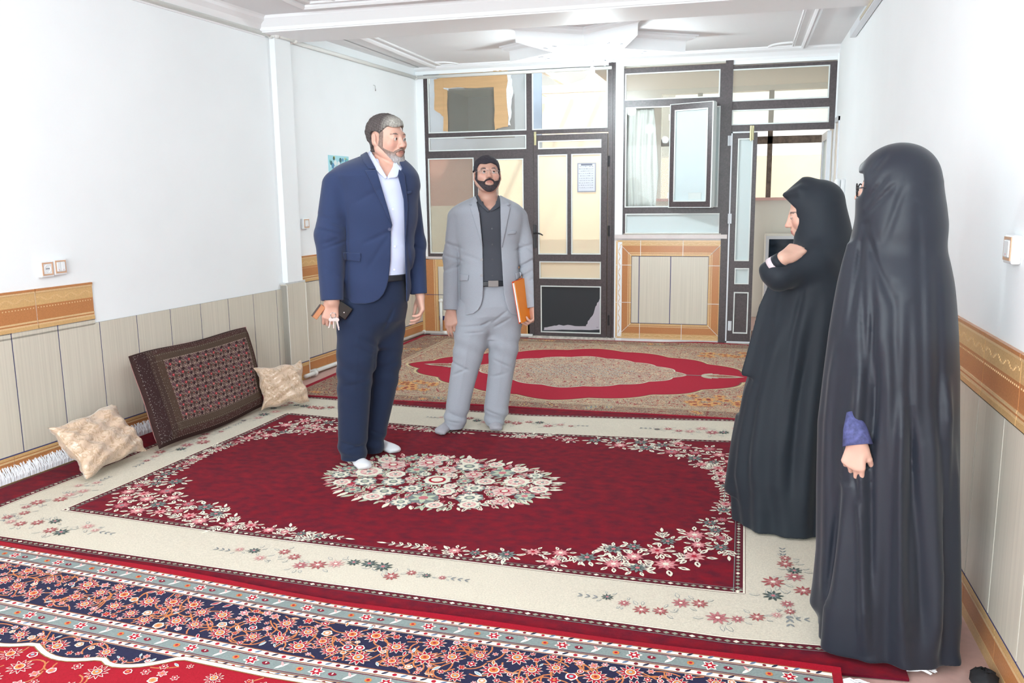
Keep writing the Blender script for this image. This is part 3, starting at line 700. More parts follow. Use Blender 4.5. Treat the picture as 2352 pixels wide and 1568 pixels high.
# small hook on the left wall
c = La(858,200); m = MB(); m.tube([frL((c[0],0,c[1]+.02)),frL((c[0],.015,c[1]+.015)),frL((c[0],.02,c[1]-.02)),frL((c[0]+.012,.012,c[1]-.035)),frL((c[0]+.03,.01,c[1]-.025))], .003, 6)
setp(m.build('wall_hook', M_metal, smooth=True), 'tiny wire hook high on the left wall above the tall man', 'hook')
m = MB(); c = on_z(1760, 14, ZC); m.tube([(c[0],c[1],ZC),(c[0],c[1],ZC-.02),(c[0]+.02,c[1],ZC-.035),(c[0]+.05,c[1],ZC-.03)], .004, 6); setp(m.build('ceiling_hook', M_metal, smooth=True), 'small white metal hook in the far ceiling panel to the right of the star', 'hook')
# ------------------------------------------------------------------ carpets
class Canvas:
    """flat knotted pattern laid into a carpet or cloth: every shape is a small polygon following map(s, t, height)"""
    def __init__(s, mb, fmap, lay=.0005): s.m = mb; s.f = fmap; s.l = lay
    def poly(s, pts, col, layer=1, mi=0):
        s.m.face([s.f(p[0], p[1], layer*s.l) for p in pts], col, mi)
    def line(s, pts, w, col, layer=1, mi=0):
        pts = [np.array(p, float) for p in pts]
        for a, b in zip(pts[:-1], pts[1:]):
            d = b-a; L = np.linalg.norm(d)
            if L < 1e-6: continue
            n = np.array([-d[1], d[0]])/L*w/2; e = d/L*w*.3
            s.poly([a-n-e, b-n+e, b+n+e, a+n-e], col, layer, mi)
    def leaf(s, x, y, ang, L, W, col, layer=1, mi=0):
        c, q = math.cos(ang), math.sin(ang)
        P = [(0,0),(.2,.36),(.5,.5),(.8,.3),(1,0),(.8,-.3),(.5,-.5),(.2,-.36)]
        s.poly([(x+c*a*L-q*b*W, y+q*a*L+c*b*W) for a, b in P], col, layer, mi)
    def disc(s, x, y, r, col, layer=1, n=10, lob=0, ph=0, asp=1, mi=0, k=0):
        P = []
        for i in range(n):
            t = 2*PI*i/n+ph; rr = r*(1+lob*math.cos(k*t)) if k else r
            P.append((x+rr*math.cos(t), y+rr*math.sin(t)*asp))
        s.poly(P, col, layer, mi)
    def petals(s, x, y, r, n, col, layer=1, ph=0, w=.5, r0=0, mi=0):
        for i in range(n):
            a = ph+2*PI*i/n; s.leaf(x+r0*math.cos(a), y+r0*math.sin(a), a, r-r0, r*w, col, layer, mi)
CMAR = lin((92,12,34)); CMAR2 = lin((84,8,26)); CCRM = lin((212,203,186)); CCR2 = lin((238,232,214)); CGRN = lin((196,204,178)); CDG = lin((72,84,80)); CPK = lin((206,120,128)); CPL = lin((226,168,166)); CRD = lin((176,24,48)); CSG = lin((128,136,134)); CNV = lin((36,36,66)); CORG = lin((206,128,70)); CBLU = lin((150,178,192)); CWH = lin((240,232,222)); CGY = lin((132,144,142)); CRED = lin((160,14,36))
def lerpc(x, xs, ys): return float(np.interp(x, xs, ys))
def mar_map(s, t, h):
    dn = lerpc(s, [-3.9,-3.3,-1.6,0,.6], [.10,.07,-.02,-.06,-.02]); df = lerpc(s, [-3.9,-3.3,-2.0,-1.45,0,.6], [.08,.09,-.03,-.06,.09,.08])
    k = (t-3.1)/2.4; y = t + dn*(1-k) + df*k*min(1,1)
    if t > 5.8: y = t + df*.2*(5.91-t)/.11
    x = s + (.11*(t-3.3)/2.1*max(0, min(1, (-s-1.6)/1.7)) if s < -1.6 else 0)
    x = max(x, xleft(y)+.035)
    z = .012 + .0035*math.sin(s*3.1+t*1.7)*math.sin(t*4.3) + (.006*math.exp(-((s-.1-.9*(t-4.3))/.04)**2) if 3.9 < t < 4.9 and False else 0)
    return (x, y, max(.008, z) + h)
def grid(mb, fmap, xs, ys, colf, mif=lambda a,b: 0, cell=.07, thick=.008):
    def sub(v):
        out = []
        for a, b in zip(v[:-1], v[1:]):
            n = max(1, int(round((b-a)/cell))); out += [a+(b-a)*i/n for i in range(n)]
        return out + [v[-1]]
    X = sub(sorted(xs)); Y = sub(sorted(ys)); nx = len(X); n0 = len(mb.v)
    mb.v += [fmap(x, y, 0) for y in Y for x in X]
    for j in range(len(Y)-1):
        for i in range(nx-1):
            cx = (X[i]+X[i+1])/2; cy = (Y[j]+Y[j+1])/2
            mb.f.append((n0+j*nx+i, n0+j*nx+i+1, n0+(j+1)*nx+i+1, n0+(j+1)*nx+i)); mb.c.append(colf(cx,cy)); mb.mi.append(mif(cx,cy))
    # edges give the carpet its thickness
    for ring in ([(x,Y[0]) for x in X], [(X[-1],y) for y in Y], [(x,Y[-1]) for x in X[::-1]], [(X[0],y) for y in Y[::-1]]):
        for a, b in zip(ring[:-1], ring[1:]):
            p = fmap(*a, 0); q = fmap(*b, 0); c = colf(min(max(a[0],X[0]+.001),X[-1]-.001), min(max(a[1],Y[0]+.001),Y[-1]-.001))
            mb.face([(p[0],p[1],p[2]-thick),(q[0],q[1],q[2]-thick),q,p], c, 0)
# --- burgundy floral carpet in the middle
mx = [-3.88,-3.62,-3.28,.05,.37,.56]; my = [2.78,2.945,3.28,5.31,5.75,5.91]
def mreg(x, y):
    if mx[2] < x < mx[3] and my[2] < y < my[3]: return 2
    if mx[1] < x < mx[4] and my[1] < y < my[4]: return 1
    return 0
mb = MB()
grid(mb, mar_map, mx, my, lambda x,y: CCRM if mreg(x,y) == 1 else CMAR, lambda x,y: 0 if mreg(x,y) == 1 else 1)
cv = Canvas(mb, mar_map)
def guard(cv, a, b, side, col1=CCR2, bead=lin((150,156,138)), dark=lin((92,20,36))):
    """narrow beaded guard stripe from a to b"""
    a = np.array(a, float); b = np.array(b, float); d = b-a; L = np.linalg.norm(d); d /= L; n = np.array([-d[1], d[0]])*side
    k = int(L/.06); P = lambda s_, o: a+d*s_+n*o
    for i in range(k):
        s0 = L*i/k; s1 = L*(i+1)/k
        cv.poly([P(s0,-.004),P(s1,-.004),P(s1,.045),P(s0,.045)], dark, 1)
        cv.poly([P(s0,-.002),P(s1,-.002),P(s1,.006),P(s0,.006)], col1, 2)
        for q in range(2):
            c0 = s0+(s1-s0)*(q+.5)/2
            cv.poly([P(c0-.012,.026),P(c0,.017),P(c0+.012,.026),P(c0,.035)], bead if (i*2+q) % 5 else col1, 2)
        cv.poly([P(s0,.040),P(s1,.040),P(s1,.043),P(s0,.043)], CSG, 2)
for x0,y0,x1,y1,s_ in ((mx[2],my[2],mx[3],my[3],1),(mx[1],my[1],mx[4],my[4],-1)):
    cs = [(x0,y0),(x1,y0),(x1,y1),(x0,y1)]
    for i in range(4): guard(cv, cs[i], cs[(i+1)%4], s_)
rg = random.Random(11)
def bloom(cv, x, y, r, kind, ring=True):
    ph = rg.uniform(0, 6.28)
    if ring:
        n = rg.choice([6,7,8])
        for i in range(n):
            if rg.random() < .12: continue
            a = ph+2*PI*i/n+rg.uniform(-.15,.15); d = r*rg.uniform(.8,1.0); L = r*rg.uniform(.75,1.0)
            cv.leaf(x+d*math.cos(a), y+d*math.sin(a), a, L*1.08, L*.52, CCR2, 2); cv.leaf(x+(d+L*.25)*math.cos(a), y+(d+L*.25)*math.sin(a), a, L*.5, L*.16, CMAR2 if kind != 'g' else CSG, 3)
    col, col2, cen = {'g': (CSG, CDG, CPK), 'p': (CPK, CPL, CCR2), 'r': (lin((176,84,96)), CPK, CSG), 'l': (CPL, CPK, CRD)}[kind]
    cv.petals(x, y, r*1.0, 9, col, 4, ph, .34); cv.petals(x, y, r*.72, 9, col2, 5, ph+.35, .25); cv.disc(x, y, r*.24, cen, 6, 7)
def sprig(cv, x, y, ang, L, n, mi=0):
    for i in range(n):
        f = i/n; px = x+math.cos(ang)*L*f; py = y+math.sin(ang)*L*f
        for s_ in (-1,1):
            l = .05*(1-.4*f); cv.leaf(px, py, ang+s_*.75, l, l*.42, CCR2, 2); cv.leaf(px+math.cos(ang+s_*.75)*l*.25, py+math.sin(ang+s_*.75)*l*.25, ang+s_*.75, l*.5, l*.15, CMAR2, 3)
    cv.leaf(x+math.cos(ang)*L, y+math.sin(ang)*L, ang, .05, .016, CCR2, 2); cv.line([(x,y),(x+math.cos(ang)*L,y+math.sin(ang)*L)], .004, CSG, 2)
MCX, MCY = (mx[2]+mx[3])/2, (my[2]+my[3])/2
def corner(sx, sy):
    """floral spray hugging one corner; inner edge follows a quarter arc"""
    hx, hy = (mx[3]-mx[2])/2, (my[3]-my[2])/2
    T = lambda u, v: (MCX+sx*(hx-u), MCY+sy*(hy-v))      # u,v measured from the corner inwards
    N = 96; placed = []
    for i in range(N*24):
        f = rg.random(); ang = f*PI/2
        u = .06+1.42*(1-math.sin(ang))**1.0; v = .06+.92*(1-math.cos(ang))**1.0   # arc from (1.5,.08) to (.08,.95)
        w = math.sin(f*PI)**.8; k = rg.random()
        uu = u-(u-.10)*k*.66*w; vv = v-(v-.10)*k*.66*w
        uu += rg.uniform(-.03,.03); vv += rg.uniform(-.03,.03)
        if uu < .09 or vv < .09: continue
        r = rg.uniform(.034,.052)*(0.6+.5*w)
        if all((uu-a)**2+(vv-b)**2 > (r+c)**2*1.3 for a,b,c in placed):
            placed.append((uu,vv,r))
            if len(placed) >= N: break
    for uu,vv,r in placed:
        x,y = T(uu,vv); bloom(cv, x, y, r, rg.choice('gprlpg'))
    for (u,v,a) in ((1.36,.10,0),(.10,.82,PI/2)):
        x,y = T(u,v); aa = math.atan2(-sy*math.sin(a), -sx*math.cos(a)); sprig(cv, x, y, aa, .20, 5)
    for k in range(16):
        uu,vv,r = placed[rg.randrange(len(placed))]; x,y = T(uu,vv); sprig(cv, x+rg.uniform(-.06,.06), y+rg.uniform(-.05,.05), rg.uniform(0,6.28), .055, 2)
for sx in (-1,1):
    for sy in (-1,1): corner(sx, sy)
# central medallion
mcx, mcy, RX, RY = -1.59, 4.27, .655, .415
def mflower(x, y, r, kind):
    ph = rg.uniform(0,6)
    cv.disc(x,y,r*1.06,CSG,3,20,.10,ph,1,0,9)
    if kind == 0: cv.petals(x,y,r,9,CCR2,4,ph,.5); cv.disc(x,y,r*.42,CSG,5); cv.disc(x,y,r*.25,CGRN,6,6)
    elif kind == 1: cv.disc(x,y,r,CCR2,4,18,.10,ph,1,0,9); cv.disc(x,y,r*.66,CPL,5,12); cv.petals(x,y,r*.6,7,CCR2,6,ph,.3); cv.disc(x,y,r*.2,CSG,7,6)
    elif kind == 2: cv.disc(x,y,r,lin((226,200,190)),4,18,.12,ph,1,0,6); cv.petals(x,y,r*.9,8,CPK,5,ph,.22); cv.disc(x,y,r*.55,CPL,6,10); cv.disc(x,y,r*.4,CRD,7,8); cv.disc(x,y,r*.28,CCR2,8,8)
    else: cv.petals(x,y,r,6,CGRN,4,ph,.42); cv.disc(x,y,r*.35,CPK,5,8)
mpl = [(0,0,.075)]
mflower(mcx, mcy, .075, 1); cv.disc(mcx,mcy,.05,CRD,7,12); cv.disc(mcx,mcy,.035,CCR2,8,12)
for ring, n, r in ((.24,6,.036),(.42,9,.058),(.68,11,.074),(.90,20,.052)):
    for i in range(n):
        a = 2*PI*(i+.5*(n % 3))/n+.2
        x = mcx+RX*ring*math.cos(a); y = mcy+RY*ring*math.sin(a); mflower(x, y, r*rg.uniform(.85,1.1), rg.choice([0,0,1,1,2,3]) if n > 4 else 3); mpl.append((x,y,r))
for i in range(950):
    a = rg.uniform(0,2*PI); q = math.sqrt(rg.uniform(.02,1)); x = mcx+RX*q*math.cos(a); y = mcy+RY*q*math.sin(a)
    if any((x-p[0])**2+(y-p[1])**2 < (p[2]*.8)**2 for p in mpl): continue
    aa = math.atan2((y-mcy)/RY**2, (x-mcx)/RX**2)+rg.uniform(-.8,.8); L = rg.uniform(.035,.065)
    c = rg.choice([CGRN,CCR2,CGRN,CPL,CPK]); cv.leaf(x,y,aa,L,L*.42,c,2); cv.leaf(x+math.cos(aa)*L*.25,y+math.sin(aa)*L*.25,aa,L*.5,L*.15,rg.choice([CMAR2,CSG,CPK]),3)
for i in range(64):
    a = 2*PI*i/64; aa = math.atan2(math.sin(a)/RY*RX, math.cos(a)); x = mcx+RX*.97*math.cos(a); y = mcy+RY*.97*math.sin(a); L = rg.uniform(.045,.09)
    cv.leaf(x,y,aa+rg.uniform(-.5,.5),L,L*.35,rg.choice([CGRN,CCR2]),2)
for i in range(120):
    a = rg.uniform(0,2*PI); q = math.sqrt(rg.uniform(.03,.95)); x = mcx+RX*q*math.cos(a); y = mcy+RY*q*math.sin(a); r = rg.uniform(.014,.026); ph = rg.uniform(0,6)
    if any((x-p[0])**2+(y-p[1])**2 < (p[2]*.95)**2 for p in mpl): continue
    cv.petals(x,y,r,6,rg.choice([CCR2,CGRN,lin((196,70,90))]),4,ph,.5); cv.disc(x,y,r*.35,rg.choice([CPK,CSG,CRD]),5,6)
# sprays in the cream border
def spray(x, y, dx, dy, L, n):
    d = np.array([dx,dy],float); nn = np.array([-d[1],d[0]])
    for i in range(n):
        f = (i+.5)/n; off = rg.uniform(-.055,.055)*math.sin(PI*f)**.5*1.3; p = np.array([x,y])+d*L*f+nn*off
        r = (.022+.022*math.sin(PI*f))*rg.uniform(.75,1.2); k = rg.choice(['p','g','r','l']); col, col2 = {'p':(lin((186,122,124)),lin((170,96,100))),'g':(CDG,CSG),'r':(lin((166,88,88)),lin((196,140,138))),'l':(lin((214,176,168)),lin((196,130,130)))}[k]; ph = rg.uniform(0,6)
        cv.petals(p[0],p[1],r,9,col,4,ph,.3); cv.petals(p[0],p[1],r*.6,9,col2,5,ph+.3,.26); cv.disc(p[0],p[1],r*.2,CCR2 if k != 'g' else CPK,6,6)
        for q in range(3):
            a = rg.uniform(0,6.28); l = r*rg.uniform(.8,1.1); cx = p[0]+r*1.1*math.cos(a); cy = p[1]+r*1.1*math.sin(a)
            cv.leaf(cx,cy,a,l,l*.45,lin((150,156,158)),2); cv.leaf(cx+.002*math.cos(a),cy+.002*math.sin(a),a,l-.005,l*.45-.005,CCRM,3)
    for e_, s_ in ((0,-1),(1,1)):
        p = np.array([x,y])+d*L*e_; a = math.atan2(dy,dx)+(PI if s_ < 0 else 0)
        for q in range(3):
            for t_ in (-.6,.6): cv.leaf(p[0]+math.cos(a)*.03*q,p[1]+math.sin(a)*.03*q,a+t_,.026,.008,lin((138,142,144)),3)
yn = (my[1]+my[2])/2; yf = (my[3]+my[4])/2; xl_ = (mx[1]+mx[2])/2; xr_ = (mx[3]+mx[4])/2
spray(-2.16,yn,1,0,1.05,15); spray(-.50,yn,1,0,.70,10); spray(xr_,yn+.02,0,1,.52,9); spray(-2.75-.75,yn,1,0,.62,9); spray(xl_,yn+.05,0,1,.55,8)
spray(-2.1,yf,1,0,1.05,14); spray(-.55,yf,1,0,.72,10); spray(-3.45,yf,1,0,.6,8); spray(xl_,4.05,0,1,.75,9); spray(xl_,5.0,0,1,.62,7); spray(xr_,4.0,0,1,.7,8); spray(xr_,4.95,0,1,.62,6)
rug = mb.build('floral_carpet', [M_rug, M_maroon], fixn=False)
setp(rug, 'burgundy carpet with cream border and floral medallion in the middle of the floor', 'carpet')
def fringe_part(rug, fpos, n, L, seed, name='fringe'):
    r = random.Random(seed); m = MB()
    for i in range(n):
        p, d, up = fpos(i/n); p = np.array(p); d = np.array(d); up = np.array(up, float); side = np.cross(d, up)
        for k in range(3):
            q = p+side*r.uniform(-.005,.005); l = L*r.uniform(.75,1.1); w = side*r.uniform(-.022,.022)
            m.tube([q, q+d*l*.35+up*.012*r.uniform(.3,1), q+d*l*.7+up*r.uniform(0,.012)+w*.5, q+d*l+w+up*r.uniform(-.004,.006)], [.0026,.0032,.003,.002], 5)
    o = m.build(name, mat('fringe_cotton', lin((238,238,242)), .9), rug); o['kind'] = 'stuff'; return o
# left fringe rides up against the skirting; right fringe lies on the bare floor
def fl(f):
    y = 2.9+2.9*f; return (max(xleft(y)+.036,-3.95), y, .016), (-NL*.33+np.array([0,0,.94])), (NL)
fringe_part(rug, fl, 420, .085, 1)
fringe_part(rug, lambda f: ((.56, 2.80+3.05*f, .012), (1,0,0), (0,0,1)), 260, .085, 2)

# --- red and navy carpet in the foreground, overlapping the burgundy one
def r3_map(s, t, h):
    e = lerpc(s, [-3.9,-3.2,-1.45,-.15,.35], [3.0,2.925,2.775,2.735,2.72])-2.80
    y = t+e*1.0
    z = .026+.004*math.sin(s*2.3+1)*math.sin(t*5) + .007*math.exp(-((t-2.8)/.02)**2)*(.5+.5*math.sin(s*5))
    return (s, y, z + h)
rx = [-3.86,-3.83,.32,.35]; offs = [0,.028,.056,.125,.158,.405,.44,.51,.54]; ry = [-.2]+[2.80-o for o in offs][::-1]
mb = MB()
def scal(x):    # lower edge of the navy ground, in lobes
    return min(2.262, 2.175-.05*abs(math.sin((x+2.65)*PI/.30))+max(0, (x+2.0)*.5))
def r3col(x, y):
    o = 2.80-y
    if o < .028 or x > rx[2]: return lin((150,12,34))
    if o < .056: return CWH
    if o < .125: return CGY
    if o < .158: return CWH
    if o < .405: return CNV
    if o < .44: return CWH
    if o < .51: return CGY
    if o < .54: return CWH
    return CNV if y > scal(x) else CRED
grid(mb, r3_map, rx, ry+[scal(-2.2)], r3col, cell=.022, thick=.014)
cv = Canvas(mb, r3_map)
rg = random.Random(23)
def beadline(y0, y1, x0, x1):
    w = y0-y1; x = x0
    cv_l = lambda yy, c: cv.line([(x0+ (x1-x0)*i/60, yy) for i in range(61)], .005, c, 1)
    cv_l(y0-.003, lin((150,90,60))); cv_l(y1+.003, lin((150,90,60)))
    i = 0
    while x < x1-.03:
        c = [CNV, CRD, lin((100,120,150)), lin((120,20,40))][i % 4]
        if i % 2 == 0: cv.leaf(x, y1+w*.3, .7, .028, .010, c, 2)
        else: cv.disc(x+.012, (y0+y1)/2, w*.24, c, 2, 7)
        x += .034; i += 1
def greyband(y0, y1, x0, x1):
    w = y0-y1; yc = (y0+y1)/2; x = x0+.03; i = 0
    for yy in (y0-.006, y1+.006): cv.line([(x0+(x1-x0)*q/60, yy) for q in range(61)], .004, lin((110,30,50)), 1)
    while x < x1-.03:
        k = i % 4
        if k == 0: cv.petals(x,yc,w*.42,6,CWH,2,.3,.55); cv.petals(x,yc,w*.32,6,CRD,3,.3,.5); cv.disc(x,yc,w*.10,CWH,4,6)
        elif k == 1: cv.leaf(x-.02,yc,0,.032,.022,lin((130,20,44)),2); cv.leaf(x-.004,yc-.004,1.5,.012,.006,CWH,3)
        elif k == 2: cv.leaf(x-.022,yc-w*.3,.9,.055,.014,CWH,2); cv.leaf(x,yc,2.2,.03,.01,CPL,3)
        else: cv.disc(x,yc,w*.18,CORG,2,8); cv.disc(x,yc,w*.09,CRD,3,6)
        x += .062; i += 1
for a, b in ((.028,.056),(.125,.158),(.405,.44),(.51,.54)): beadline(2.80-a, 2.80-b, rx[1]+.02, rx[2])
for a, b in ((.056,.125),(.44,.51)): greyband(2.80-a, 2.80-b, rx[1]+.02, rx[2])
def persian(x, y, r):
    ph = rg.uniform(0,6); k = rg.random()
    if r > .032:
        cv.petals(x,y,r,11,lin((226,206,196)),3,ph,.34); cv.petals(x,y,r*.88,11,CRD,4,ph,.28); cv.disc(x,y,r*.5,lin((130,40,56)),5,12); cv.disc(x,y,r*.42,CWH,6,12); cv.disc(x,y,r*.34,CORG,7,10); cv.disc(x,y,r*.14,rg.choice([CRD,CBLU]),8,6)
    elif k < .5:
        cv.petals(x,y,r,6,lin((228,212,200)),3,ph,.6); cv.petals(x,y,r*.82,6,rg.choice([CRD,CRD,CPK]),4,ph,.52); cv.disc(x,y,r*.25,rg.choice([CORG,CWH]),5,6)
    elif k < .75:
        cv.disc(x,y,r*.9,CWH,3,12,.12,ph,1,0,5); cv.disc(x,y,r*.68,rg.choice([lin((222,150,110)),CPK,CRD]),4,10); cv.disc(x,y,r*.34,rg.choice([CORG,CBLU,CWH]),5,7)
    else:
        cv.leaf(x,y,ph,r*2,r*.8,CWH,3); cv.leaf(x+r*.15*math.cos(ph),y+r*.15*math.sin(ph),ph,r*1.6,r*.5,rg.choice([CBLU,CORG,CRD]),4)
def fill(x0, x1, y0, y1, ok, dens, rmin, rmax, vines=True):
    P = []
    area = (x1-x0)*(y1-y0); n = int(area*dens)
    big = int(n*.12)
    for i in range(n*12):
        r = rg.uniform(.034,.048) if len(P) < big else rg.uniform(rmin,rmax)
        x = rg.uniform(x0+r,x1-r); y = rg.uniform(y0+r*.8,y1-r*.8)
        if not ok(x,y-r*.6) or not ok(x,y+r*.6): continue
        if all((x-a)**2+(y-b)**2 > ((r+c)*.93)**2 for a,b,c in P): P.append((x,y,r))
        if len(P) >= n: break
    if vines:
        for i in range(int(n*.7)):
            a = rg.choice(P); x,y,_ = a; ang = rg.uniform(0,6.28); cur = rg.uniform(-.9,.9); pts = [(x,y)]
            for q in range(6):
                x += .016*math.cos(ang); y += .016*math.sin(ang); ang += cur*.5
                if not (x0 < x < x1 and y0+.004 < y < y1-.004 and ok(x,y)): break
                pts.append((x,y))
            if len(pts) > 2: cv.line(pts, .006, lin((196,120,96)), 1); cv.line(pts, .003, CORG, 2)
    for x,y,r in P: persian(x,y,r)
fill(rx[1]+.02, rx[2], 2.80-.405, 2.80-.158, lambda x,y: True, 640, .011, .025)
fill(rx[1]+.02, -1.8, 2.11, 2.26, lambda x,y: y > scal(x)+.010, 300, .012, .020)
fill(rx[1]+.02, rx[2], 1.75, 2.26, lambda x,y: y < scal(x)-.015, 170, .014, .026)
pts = [(rx[1]+.02+i*.03, scal(rx[1]+.02+i*.03)) for i in range(int((rx[2]-rx[1]-.04)/.03))]
cv.line(pts, .026, lin((150,110,70)), 3); cv.line(pts, .018, CWH, 4)
r3 = mb.build('persian_carpet', [M_rug], fixn=False)
setp(r3, 'bright red and navy floral patterned carpet in the foreground, overlapping the burgundy one', 'carpet')
fringe_part(r3, lambda f: ((.35, .3+2.38*f, .024), (1,0,-.12), (0,0,1)), 170, .08, 4)

# --- far carpet with red lobed field
def far_map(s, t, h):
    z = .012+.002*math.sin(s*4)*math.sin(t*3)+ (.02*math.exp(-((t-8.98)/.05)**2)*math.exp(-((s+.35)/.35)**2))
    x = max(s, xleft(t)+.045) if s < -3.2 else s
    return (x, t, z+h)
FX, FY = -1.40, 7.42
def lobed(a, rx_, ry_):
    k = 1+.055*abs(math.cos(a*8))-.035
    c, s_ = math.cos(a), math.sin(a); e = 1.45
    r = (abs(c)**e+abs(s_)**e)**(-1/e)
    return FX+.0+rx_*r*c*k, 7.33+ry_*r*s_*k
def inside(x, y, rx_, ry_):
    a = math.atan2((y-7.33)/ry_, (x-FX)/rx_); px, py = lobed(a, rx_, ry_)
    return ((x-FX)/rx_)**2+((y-7.33)/ry_)**2 < ((px-FX)/rx_)**2+((py-7.33)/ry_)**2
M_far = bpy.data.materials.new('dense_pattern_pile'); M_far.use_nodes = True
N = M_far.node_tree.nodes; L = M_far.node_tree.links; B = N['Principled BSDF']; B.inputs['Roughness'].default_value = .95; B.inputs['Specular IOR Level'].default_value = .1
tc = N.new('ShaderNodeTexCoord'); vo = N.new('ShaderNodeTexVoronoi'); vo.inputs['Scale'].default_value = 34; L.new(tc.outputs['Object'], vo.inputs[0])
cr = N.new('ShaderNodeValToRGB'); L.new(vo.outputs['Distance'], cr.inputs[0]); e = cr.color_ramp; e.interpolation = 'CONSTANT'
cols = [(0,(206,166,124)),(.14,(130,60,64)),(.26,(222,206,180)),(.40,(92,76,84)),(.50,(216,196,168)),(.66,(160,86,84))]
e.elements[0].color = (*lin(cols[0][1]),1); e.elements[0].position = 0; e.elements[1].position = cols[1][0]; e.elements[1].color = (*lin(cols[1][1]),1)
for p, c in cols[2:]: q = e.elements.new(p); q.color = (*lin(c),1)
v2 = N.new('ShaderNodeTexVoronoi'); v2.inputs['Scale'].default_value = 9; L.new(tc.outputs['Object'], v2.inputs[0])
cr2 = N.new('ShaderNodeValToRGB'); L.new(v2.outputs['Distance'], cr2.inputs[0]); e = cr2.color_ramp
e.elements[0].color = (*lin((222,186,150)),1); e.elements[1].color = (*lin((140,116,116)),1); e.elements[1].position = .55
mx_ = N.new('ShaderNodeMix'); mx_.data_type = 'RGBA'; mx_.inputs[0].default_value = .2; L.new(cr.outputs[0], mx_.inputs[6]); L.new(cr2.outputs[0], mx_.inputs[7])
ml = N.new('ShaderNodeMix'); ml.data_type = 'RGBA'; ml.blend_type = 'MULTIPLY'; ml.inputs[0].default_value = 1; vc = N.new('ShaderNodeVertexColor'); vc.layer_name = 'Col'
L.new(mx_.outputs[2], ml.inputs[6]); L.new(vc.outputs[0], ml.inputs[7]); L.new(ml.outputs[2], B.inputs['Base Color'])
mb = MB(); fx = [-3.50,-3.45,-3.10,.32,.62,.66]; fy = [5.925,5.95,6.14,8.74,8.95,8.985]
CRF = lin((168,28,52))
def fcol(x, y):
    if x < fx[1] or x > fx[4] or y < fy[1] or y > fy[4]: return lin((150,20,44))
    if not (fx[2] < x < fx[3] and fy[2] < y < fy[3]): return lin((216,206,204))
    return lin((250,246,240))
grid(mb, far_map, fx, fy, fcol, lambda x,y: 1 if fx[1] < x < fx[4] and fy[1] < y < fy[4] else 0, cell=.07, thick=.010)
cv = Canvas(mb, far_map); rg = random.Random(5)
NA = 220
def ringpoly(rx_, ry_, col, layer, mi=0, w=None):
    P = [lobed(2*PI*i/NA, rx_, ry_) for i in range(NA)]
    # fan split so that the pattern follows the carpet
    for i in range(NA):
        a, b = P[i], P[(i+1)%NA]
        for q in range(4): 
            f0, f1 = q/4, (q+1)/4; c0 = (FX,7.33)
            L1 = lambda p, f: (c0[0]+(p[0]-c0[0])*f, c0[1]+(p[1]-c0[1])*f)
            cv.poly([L1(a,f0),L1(a,f1),L1(b,f1),L1(b,f0)] if q else [c0,L1(a,f1),L1(b,f1)], col, layer, mi)
ringpoly(1.60,1.13,lin((206,190,150)),1); ringpoly(1.575,1.11,lin((120,90,80)),2); ringpoly(1.56,1.10,CRF,3)
ringpoly(.95,.69,lin((206,200,180)),5); ringpoly(.935,.677,(1,.98,.97),6,1)
for i in range(14):      # paler lattice in the heart of the medallion
    for j in range(9):
        x = FX-.46+i*.07+(j%2)*.035; y = 7.33-.22+j*.055
        if ((x-FX)/.5)**2+((y-7.33)/.24)**2 < 1: cv.leaf(x-.02,y,0,.04,.03,lin((186,178,166)),8); cv.disc(x,y,.008,lin((110,100,120)),9,6)
for s_ in (-1,1):
    x0 = FX+s_*.95; cv.line([(x0,7.33),(x0+s_*.14,7.33)], .02, CSG, 7)
    for q in range(6): cv.leaf(x0+s_*.14,7.33,(0 if s_ > 0 else PI)+(q-2.5)*.35,.22-.03*abs(q-2.5),.06,lin((190,180,160)),7)
    cv.leaf(x0+s_*.14,7.33,(0 if s_ > 0 else PI),.36,.13,lin((196,190,170)),8); cv.leaf(x0+s_*.17,7.33,(0 if s_ > 0 else PI),.28,.09,(.75,.5,.45),9,1)
for (xa,xb,ya_,yb_) in ((fx[2],fx[3],fy[2],fy[2]),(fx[2],fx[3],fy[3],fy[3]),(fx[2],fx[2],fy[2],fy[3]),(fx[3],fx[3],fy[2],fy[3])):
    for o in (-.03,-.01,.02): 
        P = [(xa+(xb-xa)*i/50+(o if xa == xb else 0), ya_+(yb_-ya_)*i/50+(o if ya_ == yb_ else 0)) for i in range(51)]
        cv.line(P, .008, lin((214,196,166)), 2)
n = 26
for i in range(n*4):      # larger rosettes along the borders, orange corners
    e_ = i % 4; f = rg.random()
    x,y = [(fx[1]+f*(fx[4]-fx[1]),6.045),(fx[1]+f*(fx[4]-fx[1]),8.845),(-3.275,fy[1]+f*(fy[4]-fy[1])),(.47,fy[1]+f*(fy[4]-fy[1]))][e_]
    y += rg.uniform(-.04,.04) if e_ < 2 else 0; x += rg.uniform(-.08,.08) if e_ > 1 else 0
    y = min(max(y, fy[1]+.07), fy[4]-.07)
    ph = rg.uniform(0,6); cv.petals(x,y,.05,8,lin((206,176,140)),3,ph,.4); cv.petals(x,y,.036,8,rg.choice([lin((196,110,80)),lin((110,60,80)),lin((120,130,140))]),4,ph,.35); cv.disc(x,y,.012,lin((220,190,110)),5,6)
for sx in (-1,1):
    for sy in (-1,1):
        for k in range(22):
            x = FX+sx*rg.uniform(1.05,1.55); y = 7.42+sy*rg.uniform(.8,1.15)
            if inside(x,y,1.68,1.2): continue
            cv.petals(x,y,.06,8,lin((216,160,104)),3,rg.uniform(0,6),.4); cv.disc(x,y,.02,lin((150,70,60)),4,7)
far = mb.build('far_carpet', [M_rug, M_far], fixn=False)
setp(far, 'beige patterned carpet with red lobed field lying before the rear windows', 'carpet')

